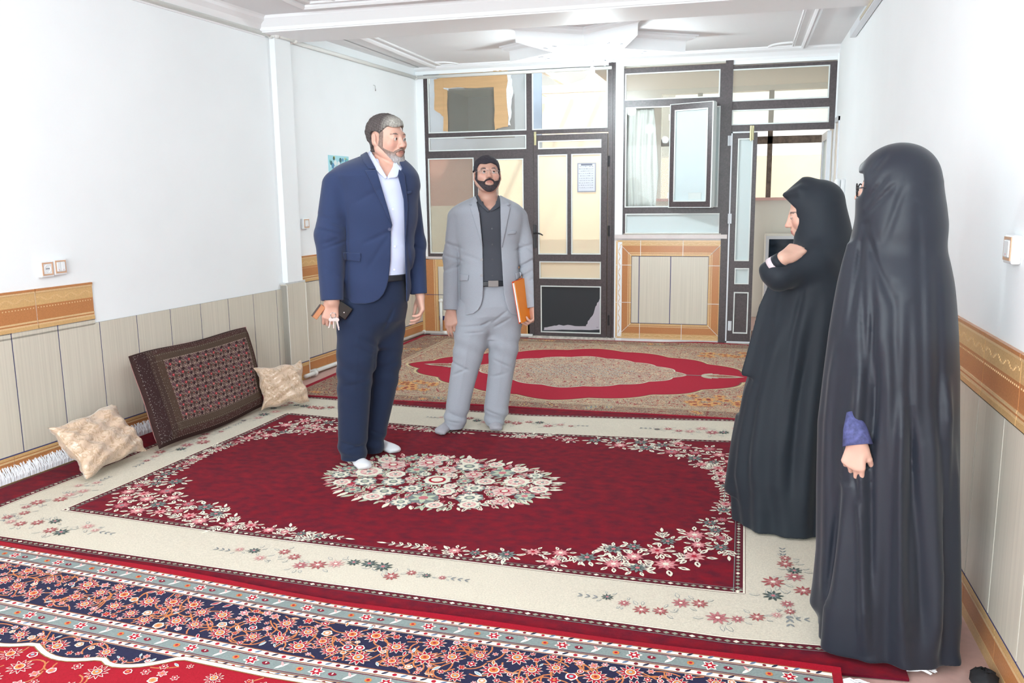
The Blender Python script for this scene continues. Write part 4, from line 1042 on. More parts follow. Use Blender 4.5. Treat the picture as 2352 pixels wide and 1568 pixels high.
# ------------------------------------------------------------------ cushions along the left wall
M_kilim = mat('woven_pile', vcol=True, rough=.95, noise=.12, nscale=(120,120,120), bump=.4, bscale=300, spec=.1)
M_pinkc = mat('pink_backing', lin((206,150,150)), .9)
def bolster():
    W, Hh, T = 1.14, .62, .15
    # base edge runs along the wall; leaning back onto it
    o = np.array([-3.45, 4.30, .022]); ax = np.array([.035, 1, 0]); ax /= np.linalg.norm(ax)
    tilt = math.radians(31); out = np.cross(ax, [0,0,1]); out /= np.linalg.norm(out)
    upv = -out*math.sin(tilt)+np.array([0,0,1])*math.cos(tilt); nrm = np.cross(ax, upv)      # face normal
    if nrm @ out < 0: nrm = -nrm
    def surf(s, t, h):      # s,t in 0..1 on the front face; soft edges
        es = 4*s*(1-s); et = 4*t*(1-t); q = (min(1, es*3.2)**.5)*(min(1, et*2.6)**.5)
        x = s*W+t*(.17+.13*s); y = t*Hh
        pin = .012*math.sin(t*9)*(1-es)+.010*math.sin(s*7+1)*(1-et)
        dip = .015*math.sin(PI*s)*max(0,t-.5)*2
        return o+ax*x+upv*(y+pin+dip)+nrm*(.03+T*.36*q+.006*math.sin(s*11)*math.sin(t*7)+h)
    def back(s, t):
        es = 4*s*(1-s); et = 4*t*(1-t); q = (min(1, es*3.2)**.5)*(min(1, et*2.6)**.5)
        pin = .012*math.sin(t*9)*(1-es)+.010*math.sin(s*7+1)*(1-et); dip = .015*math.sin(PI*s)*max(0,t-.5)*2
        return o+ax*(s*W+t*(.17+.13*s))+upv*(t*Hh+pin+dip)+nrm*(.03-T*.36*q)
    e = empty('bolster_cushion', tuple(o+ax*W/2), label='large dark brown carpet-faced cushion with geometric pattern leaning on the left wall', cat='cushion')
    n1, n2 = 60, 36; m = MB()
    edge = .055
    def col(s, t):
        d = min(s*W, (1-s)*W, t*Hh, (1-t)*Hh); l = s*W
        if d < .018: return lin((60,42,40))
        if l < .15: return lin((58,40,40)) if l < .1 else lin((74,56,50))
        if d < .055: return lin((78,54,50))
        if d < .105: return lin((86,70,60))
        return lin((84,66,56))
    V = [surf(i/n1, j/n2, 0) for j in range(n2+1) for i in range(n1+1)]
    for j in range(n2):
        for i in range(n1): m.raw([V[j*(n1+1)+i],V[j*(n1+1)+i+1],V[(j+1)*(n1+1)+i+1],V[(j+1)*(n1+1)+i]], [(0,1,2,3)], col((i+.5)/n1,(j+.5)/n2))
    cv = Canvas(m, lambda s, t, h: surf(s, t, h), .0006)
    # pattern field: x from .19 to .93, y .17..0.83 (as fractions)
    s0, s1, t0, t1 = .185, .915, .17, .84
    for q in range(24):
        for r_ in range(12):
            a0, a1 = s0+(s1-s0)*q/24, s0+(s1-s0)*(q+1)/24; b0, b1 = t0+(t1-t0)*r_/12, t0+(t1-t0)*(r_+1)/12
            cv.poly([(a0,b0),(a1,b0),(a1,b1),(a0,b1)], lin((104,82,78)), 1)
    NX, NY = 10, 6
    cl = [lin((62,44,46)), lin((84,66,60)), lin((96,66,76))]
    for i in range(NX):
        for j in range(NY):
            cx = s0+(s1-s0)*(i+.5)/NX; cy = t0+(t1-t0)*(j+.5)/NY; ux = (s1-s0)/NX; uy = (t1-t0)/NY
            D = lambda dx, dy, w, h_, c, l: cv.poly([(cx+dx*ux-w*ux,cy+dy*uy),(cx+dx*ux,cy+dy*uy-h_*uy),(cx+dx*ux+w*ux,cy+dy*uy),(cx+dx*ux,cy+dy*uy+h_*uy)], c, l)
            for (x0_,y0_,x1_,y1_) in ((-.5,-.5,.5,.5),(-.5,.5,.5,-.5),(-.5,0,.5,0),(0,-.5,.2,.5),(-.5,.48,.5,.48),(0,-.5,-.2,.5),(-.5,.25,0,-.5),(.5,-.25,0,.5)):
                cv.line([(cx+x0_*ux,cy+y0_*uy),(cx+x1_*ux,cy+y1_*uy)], .0022, lin((196,172,156)), 2)
            for dx, dy, c in ((-.27,.16,cl[2]),(.27,-.16,cl[1]),(.16,.30,cl[0]),(-.16,-.30,cl[0])): D(dx,dy,.2,.2,c,3)
            D(0,0,.19,.19,cl[0],4); D(0,0,.14,.14,lin((190,52,62)) if (i+j)%3 else lin((206,96,96)),5); D(0,0,.05,.05,lin((226,170,160)),6)
            D(-.46,-.2,.06,.06,lin((170,60,50)),3)
    # dotted border lines
    for inset, c, st in ((.020,lin((190,182,172)),.010),(.060,lin((190,182,172)),.010),(.100,lin((200,190,180)),.009)):
        for (xa,ya_,xb,yb_) in ((inset+(.05 if inset > .03 else 0),inset,W-inset,inset),(W-inset,inset,W-inset,Hh-inset),(W-inset,Hh-inset,inset,Hh-inset),(inset+(.05 if inset > .03 else 0),Hh-inset,inset+(.05 if inset > .03 else 0),inset)):
            Ln = math.hypot(xb-xa,yb_-ya_); k = int(Ln/st)
            for i in range(k):
                if i % 2: continue
                x = (xa+(xb-xa)*i/k)/W; y = (ya_+(yb_-ya_)*i/k)/Hh; cv.disc(x,y,.0017,c,3,6,asp=W/Hh)
    r = random.Random(9)
    for i in range(420):
        x = r.uniform(.01,.17); y = r.uniform(.03,.97)
        if .11 < x < .14 and r.random() < .7: continue
        cv.disc(x,y,.0011,lin((176,170,164)),3,6,asp=W/Hh)
    for i in range(260):
        x = r.uniform(.05,.95); y = r.choice([r.uniform(.045,.085), r.uniform(.915,.955)]); cv.disc(x,y,.0013,lin((170,160,156)),3,6,asp=W/Hh)
    m.build('woven_face', M_kilim, e, smooth=False, fixn=False)
    m = MB(); Vb = [back(i/n1, j/n2) for j in range(n2+1) for i in range(n1+1)]; Fb = [(j*(n1+1)+i,(j+1)*(n1+1)+i,(j+1)*(n1+1)+i+1,j*(n1+1)+i+1) for j in range(n2) for i in range(n1)]
    m.raw(Vb, Fb); m.build('back_cloth', M_pinkc, e, smooth=True, fixn=False)
bolster()
M_satin = bpy.data.materials.new('gold_satin'); M_satin.use_nodes = True
N = M_satin.node_tree.nodes; L = M_satin.node_tree.links; B = N['Principled BSDF']; tc = N.new('ShaderNodeTexCoord')
mpx = N.new('ShaderNodeTexNoise'); mpx.inputs['Scale'].default_value = 12; mpx.inputs['Distortion'].default_value = 3.2; mpx.inputs['Detail'].default_value = 1; L.new(tc.outputs['Object'], mpx.inputs[0])
cr = N.new('ShaderNodeValToRGB'); L.new(mpx.outputs[0], cr.inputs[0]); e = cr.color_ramp; e.elements[0].position = .50; e.elements[0].color = (*lin((206,178,154)),1); e.elements[1].position = .525; e.elements[1].color = (*lin((188,158,130)),1)
e2 = e.elements.new(.60); e2.color = (*lin((184,154,126)),1); e3 = e.elements.new(.625); e3.color = (*lin((208,182,158)),1)
L.new(cr.outputs[0], B.inputs['Base Color']); B.inputs['Roughness'].default_value = .28; B.inputs['Sheen Weight'].default_value = .4; B.inputs['Specular IOR Level'].default_value = .6
nz = N.new('ShaderNodeTexNoise'); nz.inputs['Scale'].default_value = 22; L.new(tc.outputs['Object'], nz.inputs[0]); bp = N.new('ShaderNodeBump'); bp.inputs['Strength'].default_value = .5; bp.inputs['Distance'].default_value = .02; L.new(nz.outputs[0], bp.inputs['Height']); L.new(bp.outputs[0], B.inputs['Normal'])
def satin_pillow(o, ax, upv, W, Hh, T, label, seed):
    """knife-edge pillow with pinched corners; o is the lower left corner"""
    o, ax, upv = (np.array(v, float) for v in (o, ax, upv)); ax /= np.linalg.norm(ax); upv -= ax*(upv@ax); upv /= np.linalg.norm(upv); nr = np.cross(ax, upv)
    r = random.Random(seed); ph = [r.uniform(0,6) for _ in range(8)]
    def S(s, t, sd):
        u, v = 2*s-1, 2*t-1
        k = 1-.13*(1-abs(v)**2)*abs(u)**3; l = 1-.13*(1-abs(u)**2)*abs(v)**3
        q = max(0,(1-u**4))**.6*max(0,(1-v**4))**.6
        wr = .008*math.sin(9*u+4*v+ph[0])+.007*math.sin(13*v-6*u+ph[1])+.006*math.sin(21*(u+v)+ph[2])*abs(u)
        return o+ax*(W*(.5+.5*u*k)+.008*math.sin(6*v+ph[3])*abs(u))+upv*(Hh*(.5+.5*v*l)+.008*math.sin(7*u+ph[4])*abs(v))+nr*(sd*(T*.5*q+wr*(q**.3))+.012*math.sin(5*u+ph[5])*(1-q))
    n = 40; m = MB(); F = []; V = [S(i/n,j/n,1) for j in range(n+1) for i in range(n+1)]+[S(i/n,j/n,-1) for j in range(n+1) for i in range(n+1)]
    q = (n+1)**2; zmin = min(p[2] for p in V)
    if zmin < .022: V = [p+np.array([0,0,.022-zmin]) for p in V]
    for j in range(n):
        for i in range(n): a = j*(n+1)+i; F.append((a,a+1,a+n+2,a+n+1)); F.append((q+a,q+a+n+1,q+a+n+2,q+a+1))
    m.raw(V, F); ob = m.build('satin_pillow', M_satin, smooth=True, fixn=False)
    setp(ob, label, 'pillow', 'gold satin pillows by the left wall')
c1 = on_z(198,1102,.03); c2 = on_z(332,1050,.03)
satin_pillow((c1[0],c1[1],.03), (c2[0]-c1[0]-.02,c2[1]-c1[1],.03), (-.28,-.12,.34), .50, .36, .15, 'crumpled gold satin pillow leaning at the near end of the brown carpet cushion', 3)
c1 = on_z(585,950,.03); c2 = on_z(668,935,.03)
satin_pillow((-3.36,5.36,.03), (.30,.28,.02), (-.16,.10,.36), .36, .33, .15, 'small crumpled gold satin pillow at the far end of the brown carpet cushion', 8)
# small black thing on the bare floor by the right skirting
c = on_z(2312,1560,.03); m = MB(); r = random.Random(4); m.sphere((min(c[0],XR-.06), c[1]-.02, .032), (.04,.05,.032), 18, 12)
m.v = [tuple(np.array(p)+np.array([r.uniform(-.006,.006) for _ in range(3)])*(1 if p[2] > .01 else 0)) for p in m.v]
setp(m.build('crumpled_cloth', mat('black_cloth', lin((26,26,30)), .9), smooth=True), 'small crumpled black cloth on the bare floor by the right skirting', 'cloth')
# ------------------------------------------------------------------ sculpting: blended volumes turned into smooth meshes
class Field:
    def __init__(s, lo, hi, h):
        s.lo = np.array(lo, np.float32); s.h = h; s.n = [int(math.ceil((b-a)/h))+1 for a, b in zip(lo, hi)]
        s.F = np.full(s.n, .12, np.float32)
        s.ax = [(s.lo[i]+h*np.arange(s.n[i])).astype(np.float32) for i in range(3)]
    def sl(s, lo, hi, m):
        r = []
        for i in range(3):
            a = max(0, int((lo[i]-m-s.lo[i])/s.h)); b = min(s.n[i], int((hi[i]+m-s.lo[i])/s.h)+2); r.append(slice(a, max(a, b)))
        return tuple(r)
    def pts(s, sl): return s.ax[0][sl[0]][:,None,None], s.ax[1][sl[1]][None,:,None], s.ax[2][sl[2]][None,None,:]
    def add(s, prim, k=0.0, mode='u'):
        f, lo, hi = prim
        sl = s.sl(lo, hi, .03+k) if mode != 'i' else (slice(None),)*3
        X, Y, Z = s.pts(sl)
        if 0 in (X.size, Y.size, Z.size): return s
        d = f(X, Y, Z).astype(np.float32); A = s.F[sl]
        if mode == 'u':
            r = np.minimum(A, d)
            if k > 0: hh = np.maximum(k-np.abs(A-d), 0); r = r-hh*hh/(4*k)
        else:
            if mode == 's': d = -d
            r = np.maximum(A, d)
            if k > 0: hh = np.maximum(k-np.abs(A-d), 0); r = r+hh*hh/(4*k)
        s.F[sl] = r; return s
    def copy(s):
        c = object.__new__(Field); c.lo = s.lo; c.h = s.h; c.n = s.n; c.ax = s.ax; c.F = s.F.copy(); return c
    def mesh(s, smooth=2):
        F = s.F; n = np.array(F.shape)
        for a in range(3):      # closed at the borders
            ix = [slice(None)]*3; ix[a] = 0; F[tuple(ix)] = np.maximum(F[tuple(ix)], .001); ix[a] = -1; F[tuple(ix)] = np.maximum(F[tuple(ix)], .001)
        I = F < 0
        cnt = np.zeros(n-1, np.uint8)
        cs = [(i,j,k) for i in (0,1) for j in (0,1) for k in (0,1)]
        for i,j,k in cs: cnt += I[i:n[0]-1+i, j:n[1]-1+j, k:n[2]-1+k]
        act = np.argwhere((cnt > 0) & (cnt < 8))
        if len(act) == 0: return np.zeros((0,3)), np.zeros((0,4), int)
        idx = np.full(n-1, -1, np.int32); idx[tuple(act.T)] = np.arange(len(act))
        val = {c: F[act[:,0]+c[0], act[:,1]+c[1], act[:,2]+c[2]] for c in cs}
        P = np.zeros((len(act),3)); W = np.zeros(len(act))
        for c in cs:
            for a in range(3):
                if c[a]: continue
                d = list(c); d[a] = 1; d = tuple(d); va, vb = val[c], val[d]; m = (va < 0) != (vb < 0)
                t = np.where(m, va/np.where(m, va-vb, 1), 0); q = np.array(c, float)[None].repeat(len(act), 0); q[:,a] = t
                P += q*m[:,None]; W += m
        V = (act+P/W[:,None])*s.h+s.lo
        Q = []
        for a in range(3):
            b, c = (a+1)%3, (a+2)%3
            s0 = [slice(1,-1)]*3; s0[a] = slice(0,-1); s1 = [slice(1,-1)]*3; s1[a] = slice(1,None)
            A = I[tuple(s0)]; B = I[tuple(s1)]; e = np.argwhere(A != B); flip = A[tuple(e.T)]
            o = e.copy(); o[:,b] += 1; o[:,c] += 1        # grid node index of edge start
            def cell(db, dc): q = o.copy(); q[:,b] -= db; q[:,c] -= dc; return idx[tuple(q.T)]
            q = np.stack([cell(1,1), cell(0,1), cell(0,0), cell(1,0)], 1); q[~flip] = q[~flip][:,::-1]; Q.append(q)
        Q = np.concatenate(Q); Q = Q[(Q >= 0).all(1)]
        for _ in range(smooth):
            S = np.zeros_like(V); cN = np.zeros(len(V))
            for k in range(4):
                a_, b_ = Q[:,k], Q[:,(k+1)%4]
                for ax in range(3): S[:,ax] += np.bincount(a_, V[b_,ax], len(V))+np.bincount(b_, V[a_,ax], len(V))
                cN += np.bincount(a_, minlength=len(V))+np.bincount(b_, minlength=len(V))
            V = V*.5+.5*S/np.maximum(cN,1)[:,None]
        return V, Q
def rcone(a, b, ra, rb):
    a = np.array(a, float); b = np.array(b, float); ba = b-a; L2 = ba@ba+1e-12; r = max(ra, rb)
    def f(X, Y, Z):
        t = np.clip(((X-a[0])*ba[0]+(Y-a[1])*ba[1]+(Z-a[2])*ba[2])/L2, 0, 1)
        return np.sqrt((X-a[0]-ba[0]*t)**2+(Y-a[1]-ba[1]*t)**2+(Z-a[2]-ba[2]*t)**2)-(ra+(rb-ra)*t)
    return f, np.minimum(a, b)-r, np.maximum(a, b)+r
def ell(c, r, R=None):
    c = np.array(c, float); r = np.array(r, float)
    def f(X, Y, Z):
        x, y, z = X-c[0], Y-c[1], Z-c[2]
        if R is not None: x, y, z = (R[i][0]*x+R[i][1]*y+R[i][2]*z for i in range(3))
        k0 = np.sqrt((x/r[0])**2+(y/r[1])**2+(z/r[2])**2); k1 = np.sqrt((x/r[0]**2)**2+(y/r[1]**2)**2+(z/r[2]**2)**2)+1e-9
        return k0*(k0-1)/k1
    m = r.max() if R is not None else r
    return f, c-m, c+m
def loft(keys, n=2.3, disp=None, zcap=True, smooth=5, cap=0):
    """keys: (z, ca, cb, wa, wb) rows; horizontal super-ellipse sections"""
    K = np.array(sorted(keys)); zz = np.linspace(K[0,0], K[-1,0], 400); T = [np.interp(zz, K[:,0], K[:,i]) for i in range(1,5)]
    w = max(1, int(smooth)); ker = np.ones(2*w+1)/(2*w+1)
    T = [np.convolve(np.pad(t, w, mode='edge'), ker, 'valid') for t in T]
    z0, z1 = K[0,0], K[-1,0]
    def f(X, Y, Z):
        ca, cb, wa, wb = (np.interp(Z.ravel(), zz, t).reshape(Z.shape) for t in T)
        x, y = X-ca, Y-cb
        r = (np.abs(x/wa)**n+np.abs(y/wb)**n)**(1/n); d = (r-1)*np.minimum(wa, wb)*.9
        if disp is not None: d = d-disp(x, y, Z, wa, wb)
        if zcap: d = np.maximum(d, np.maximum(z0-Z, Z-z1))
        return d
    mr = (K[:,3].max()+.05, K[:,4].max()+.05)
    return f, (K[:,1].min()-mr[0], K[:,2].min()-mr[1], z0), (K[:,1].max()+mr[0], K[:,2].max()+mr[1], z1)
def poly2(pts, plane='az', lo=-9, hi=9, axlim=1):
    """prism over a polygon in the (a,z) view plane, limited in depth b to lo..hi"""
    P = np.array(pts, float); n = len(P)
    def f(X, Y, Z):
        x = X.reshape(-1,1); z = Z.reshape(1,-1); d = np.full((x.size, z.size), 1e9); s = np.ones_like(d)
        for i in range(n):
            ax_, az_ = P[i]; bx_, bz_ = P[i-1]; ex, ez = bx_-ax_, bz_-az_; wx, wz = x-ax_, z-az_
            t = np.clip((wx*ex+wz*ez)/(ex*ex+ez*ez+1e-12), 0, 1); d = np.minimum(d, (wx-ex*t)**2+(wz-ez*t)**2)
            c1, c2, c3 = z >= az_, z < bz_, ex*wz > ez*wx; flip = (c1 & c2 & c3) | (~c1 & ~c2 & ~c3); s = np.where(flip, -s, s)
        D = (s*np.sqrt(d))[:,None,:]
        return np.maximum(D, np.maximum(lo-Y, Y-hi))
    return f, (P[:,0].min(), max(lo,-3), P[:,1].min()), (P[:,0].max(), min(hi,3), P[:,1].max())
class Person:
    def __init__(s, x, y):
        s.O = np.array([x, y, 0.]); d = s.O-np.array([0,0,0.]); d[2] = 0; d /= np.linalg.norm(d)
        s.ef = -d; s.er = np.cross(d, [0,0,1.])
    def w(s, p): p = np.asarray(p); return s.O+p[...,0:1]*s.er+p[...,1:2]*s.ef+p[...,2:3]*np.array([0,0,1.])
    def l(s, u, v, b=0.):
        """pixel of the photograph -> (a, b, z) on the vertical plane standing b in front of the person's axis"""
        d = ray(u, v); t = ((s.O+s.ef*b-CAM)@s.ef)/(d@s.ef); P = CAM+d*t-s.O
        return np.array([P@s.er, b, P[2]])
    def f(s, u, v, z=0.):
        P = on_z(u, v, z)-s.O; return np.array([P@s.er, P@s.ef, z])
    def sil(s, rows, cb=0., ratio=.62, b=0., wbmin=0):
        """rows: (v, uL, uR[, cb, wb]) silhouettes -> loft keys"""
        K = []
        for r in rows:
            A = s.l(r[1], r[0], b); B = s.l(r[2], r[0], b); wa = (B[0]-A[0])/2
            K.append(((A[2]+B[2])/2, (A[0]+B[0])/2, r[3] if len(r) > 3 else cb, wa, r[4] if len(r) > 4 else max(wa*ratio, wbmin)))
        return K
    def obj(s, name, VQ, mt, parent=None, colf=None):
        V, Q = VQ; W = s.w(V) if len(V) else V
        off = parent_loc(parent) if parent is not None else np.zeros(3)
        me = bpy.data.meshes.new(name); me.vertices.add(len(W)); me.vertices.foreach_set('co', (W-off).astype(np.float32).ravel())
        me.loops.add(len(Q)*4); me.loops.foreach_set('vertex_index', Q.astype(np.int32).ravel())
        me.polygons.add(len(Q)); me.polygons.foreach_set('loop_start', np.arange(len(Q), dtype=np.int32)*4); me.polygons.foreach_set('loop_total', np.full(len(Q), 4, np.int32))
        me.polygons.foreach_set('use_smooth', np.ones(len(Q), bool)); me.update(calc_edges=True); me.validate()
        me.materials.append(mt)
        if colf is not None:
            c = np.ones((len(V),4), np.float32); c[:,:3] = colf(V); at = me.color_attributes.new('Col', 'FLOAT_COLOR', 'POINT'); at.data.foreach_set('color', c.ravel())
        return link(name, me, parent)
class Head:
    """head frame: x to the image right when yaw is 0, y out of the face, z up; unit = metres before scaling"""
    def __init__(s, c, yaw, pitch, roll=0, k=1.0):
        s.c = np.array(c, float); y, p, r = (math.radians(q) for q in (yaw, pitch, roll)); s.k = k
        f = np.array([math.sin(y)*math.cos(p), math.cos(y)*math.cos(p), math.sin(p)]); sd = np.array([math.cos(y), -math.sin(y), 0])
        up = np.cross(sd, f); s.s = sd*math.cos(r)+up*math.sin(r); s.u = up*math.cos(r)-sd*math.sin(r); s.f = f
    def tr(s, X, Y, Z):
        x, y, z = X-s.c[0], Y-s.c[1], Z-s.c[2]
        return tuple((x*v[0]+y*v[1]+z*v[2])/s.k for v in (s.s, s.f, s.u))
    def trV(s, V): d = (V-s.c)/s.k; return d@s.s, d@s.f, d@s.u
    def pt(s, x, y, z): return s.c+s.k*(s.s*x+s.f*y+s.u*z)
    def prim(s, pr):
        f, lo, hi = pr; cs = np.array([s.pt(*(np.where([i,j,k], hi, lo))) for i in (0,1) for j in (0,1) for k in (0,1)])
        return (lambda X, Y, Z: f(*s.tr(X, Y, Z))*s.k), cs.min(0), cs.max(0)
    def sculpt(s, F, ears=True, female=False, cheek=1.0):
        A = lambda p, k, m='u': F.add(s.prim(p), k*s.k, m)
        A(ell((0,-.018,.038),(.077,.097,.083)), .02); A(ell((0,.022,-.025),(.066,.070,.085)), .03)
        j = .9 if female else 1.0
        for q in (-1,1):
            A(rcone((q*.056*j,.0,-.045),(q*.030*j,.058,-.092),.024,.020), .03)
            A(ell((q*.042,.062,-.020),(.026*cheek,.024,.026)), .022)
        A(ell((0,.066,-.096),(.026*j,.020,.019)), .02)
        A(rcone((-.034,.078,.024),(.034,.078,.024),.013 if not female else .010,.013 if not female else .010), .014)
        for q in (-1,1): A(ell((q*.031,.098,.004),(.017,.014,.0105)), .010, 's')
        # upper and lower lids
        for q in (-1,1):
            A(ell((q*.031,.079,.0055),(.0165,.0145,.0115)), .003); A(ell((q*.031,.0945,.0042),(.0118,.006,.0028)), .0015, 's')
        A(rcone((0,.088,.016),(0,.104,-.020),.0085,.0115), .010); A(ell((0,.110,-.028),(.0125,.013,.0105)), .008)
        for q in (-1,1): A(ell((q*.0125,.100,-.031),(.0085,.0115,.0085)), .005); A(ell((q*.0065,.110,-.0385),(.0035,.005,.003)), .002, 's')
        A(ell((0,.086,-.060),(.028,.014,.022)), .012)
        A(ell((0,.0965,-.0565),(.0185,.0065,.0040)), .004); A(ell((0,.0955,-.0660),(.0155,.007,.0050)), .004)
        A(rcone((-.021,.0985,-.0612),(.021,.0985,-.0612),.0018,.0018), .0035, 's')
        if ears:
            for q in (-1,1):
                R = [(math.cos(q*.35),-math.sin(q*.35),0),(math.sin(q*.35),math.cos(q*.35),0),(0,0,1)]
                A(ell((q*.082,-.012,-.002),(.009,.019,.031),R), .008); A(ell((q*.091,-.008,.004),(.006,.010,.017),R), .004, 's')
                A(rcone((q*.083,.002,-.024),(q*.080,.002,-.03),.008,.007), .006)
        return F
    def eyes(s, P, parent, gx=0., gz=0., r=.0125, iris=(58,38,28)):
        for q in (-1,1):
            c = s.pt(q*.031, .0805, .0045); m = MB(); n1, n2 = 20, 14; V = []; F = []
            g = np.array([gx, 1, gz]); g /= np.linalg.norm(g); fx = np.cross(g,[0,0,1.]); fx /= np.linalg.norm(fx); uz = np.cross(fx, g)
            for j in range(n2+1):
                th = PI*(j/n2)**1.4
                for i in range(n1): a = 2*PI*i/n1; d = g*math.cos(th)+math.sin(th)*(fx*math.cos(a)+uz*math.sin(a)); V.append(P.w(np.array(c)+s.k*r*(s.s*d[0]+s.f*d[1]+s.u*d[2])))
            for j in range(n2):
                th = math.degrees(PI*((j+.5)/n2)**1.4); col = lin((20,16,16)) if th < 13 else lin(iris) if th < 33 else lin((196,190,188))
                for i in range(n1): m.raw([V[j*n1+i],V[j*n1+(i+1)%n1],V[(j+1)*n1+(i+1)%n1],V[(j+1)*n1+i]], [(0,1,2,3)], col)
            m.build('eye', M_eye, parent, smooth=True)
M_eye = mat('eyeball', vcol=True, rough=.12)
def vnoise(V, s, seed=0):
    x, y, z = V[...,0]*s, V[...,1]*s, V[...,2]*s
    return (np.sin(x*1.7+y*2.3+seed)+np.sin(y*1.9-z*2.7+seed*2.1)+np.sin(z*2.1+x*1.3+seed*.7)+np.sin(x*3.7-z*3.1+y*.9+seed))/4
M_skin = bpy.data.materials.new('skin'); M_skin.use_nodes = True
N = M_skin.node_tree.nodes; L = M_skin.node_tree.links; B = N['Principled BSDF']; vc = N.new('ShaderNodeVertexColor'); vc.layer_name = 'Col'; L.new(vc.outputs[0], B.inputs['Base Color'])
B.inputs['Roughness'].default_value = .5; B.inputs['Subsurface Weight'].default_value = .25; B.inputs['Subsurface Radius'].default_value = (.6,.25,.15); B.inputs['Subsurface Scale'].default_value = .02
M_hair = mat('hair', vcol=True, rough=.7, noise=.35, nscale=(260,260,40), bump=.6, bscale=220, spec=.3)
def cloth(name, col, rough=.85, wn=.07, sc=420, sheen=.15, bump=.12):
    return mat(name, lin(col), rough, noise=wn, nscale=(sc,sc,sc), sheen=sheen, bump=bump, bscale=700, spec=.2)
def skin_col(heads, base, lip, extra=None):
    bs, lp = np.array(lin(base)), np.array(lin(lip))
    def f(V):
        c = np.tile(bs, (len(V),1))*(1+.03*vnoise(V,40))[:,None]
        for H in heads:
            x, y, z = H.trV(V); m = (np.abs(x) < .0185) & (z < -.0535) & (z > -.0705) & (y > .083); c[m] = lp
            ck = np.exp(-(((np.abs(x)-.042)/.018)**2+((z+.025)/.02)**2))*(y > .04); c = c*(1-ck[:,None]*np.array([.0,.10,.10]))
            nt = np.exp(-((x/.014)**2+((z+.03)/.014)**2))*(y > .09); c = c*(1-nt[:,None]*np.array([.0,.08,.08]))
            br = (((np.abs(x)-.033)/.017)**2+((z-.0235-.004*(1-((np.abs(x)-.033)/.02)**2))/.0042)**2 < 1) & (y > .05)
            if extra and 'brow' in extra: c[br] = np.array(lin(extra['brow']))
            if extra and 'stub' in extra: extra['stub'](c, x, y, z)
            ln = (np.abs(np.sqrt(((np.abs(x)-.031)/.0125)**2+((z-.0045)/.0050)**2)-1) < .16) & (y > .07); c[ln] *= .55
        return c
    return f
def hand(F, W, d, n, side, k=1.0, curl=((20,30,20),)*4, thumb=(35,15), spread=.0, rs=1.0, stub=.05):
    """five-fingered hand: W wrist, d towards the fingers, n palm direction, side=+1 thumb on the lateral +"""
    W, d, n = (np.array(v, float) for v in (W, d, n)); d /= np.linalg.norm(d); n -= d*(n@d); n /= np.linalg.norm(n); l = np.cross(d, n)*side
    tips = []
    off = (.031,.0105,-.0105,-.030); ln = ((.043,.026,.021),(.047,.030,.022),(.043,.028,.021),(.034,.021,.019)); bl = (.090,.094,.089,.080)
    F.add(rcone(W-d*stub*k, W+d*.012*k, .024*k, .023*k), .012)
    for i in range(4):
        B = W+k*(d*bl[i]+l*off[i]); F.add(rcone(W+k*(d*.012+l*off[i]*.5), B, .0155*k, .0118*k), .016)
        P = B; a = 0; dd = d+l*off[i]*spread*8; dd /= np.linalg.norm(dd)
        for j in range(3):
            a += math.radians(curl[i][j]); v = dd*math.cos(a)+n*math.sin(a); Q = P+v*ln[i][j]*k
            r0, r1 = ((.0098,.0088),(.0088,.0082),(.0080,.0068))[j]; F.add(rcone(P, Q, r0*k*rs, r1*k*rs), .004 if j == 0 else .002); P = Q
        tips.append(P)
    T = W+k*(d*.022+l*.026+n*.006); a1, a2 = math.radians(thumb[0]), math.radians(thumb[1])
    F.add(rcone(W+k*(d*.012+l*.012), T+d*.018*k, .016*k, .0155*k), .012)
    v = d*math.cos(a1)+l*math.sin(a1)*.85+n*math.sin(a1)*.5; v /= np.linalg.norm(v); P = T+v*.042*k; F.add(rcone(T, P, .0145*k, .0112*k), .008)
    v2 = d*math.cos(a2)+(l*.2+n*.8)*math.sin(a2); v2 /= np.linalg.norm(v2); Q = P+v2*.030*k; F.add(rcone(P, Q, .0108*k, .0095*k), .003); R_ = Q+(v2+n*.1)*.022*k; F.add(rcone(Q, R_, .0098*k, .0078*k), .002)
    tips.append(R_); return tips
def foot(F, heel, toe, k=1.0, top=.10, grow=0.):
    """socked foot resting on the carpet; heel and toe are (a,b) ground points"""
    h = np.array([*heel, 0.]); t = np.array([*toe, 0.]); d = (t-h); Ln = np.linalg.norm(d); d /= Ln; s = np.array([-d[1], d[0], 0]); z = np.array([0,0,1.]); g = grow; zb = .014
    R = [tuple(s), tuple(d), (0,0,1)]
    F.add(rcone(h+d*.05+z*(zb+.034), h+d*.055+z*(zb+.034+top), .036+g, .040+g), .02)
    F.add(ell(h+d*.045+z*(zb+.032), (.034+g,.045+g,.032+g), R), .02)
    F.add(rcone(h+d*.06+z*(zb+.045), h+d*(Ln-.075)+z*(zb+.026), .034+g, .025+g), .03)
    F.add(ell(h+d*(Ln-.075)+z*(zb+.024), (.046+g,.070+g,.024+g), R), .02)
    for i, o in enumerate((-.030,-.014,.001,.016,.031)): F.add(ell(h+d*(Ln-.030-.010*abs(i-1)*.8)+s*o+z*(zb+.015), (.010+g,.020+g,.013+g), R), .008)
    return F
def flatten(F, z=.0145):   # soles sit on the pile
    F.add((lambda X, Y, Z: z-Z+0*X+0*Y, None, None), 0, 'i')
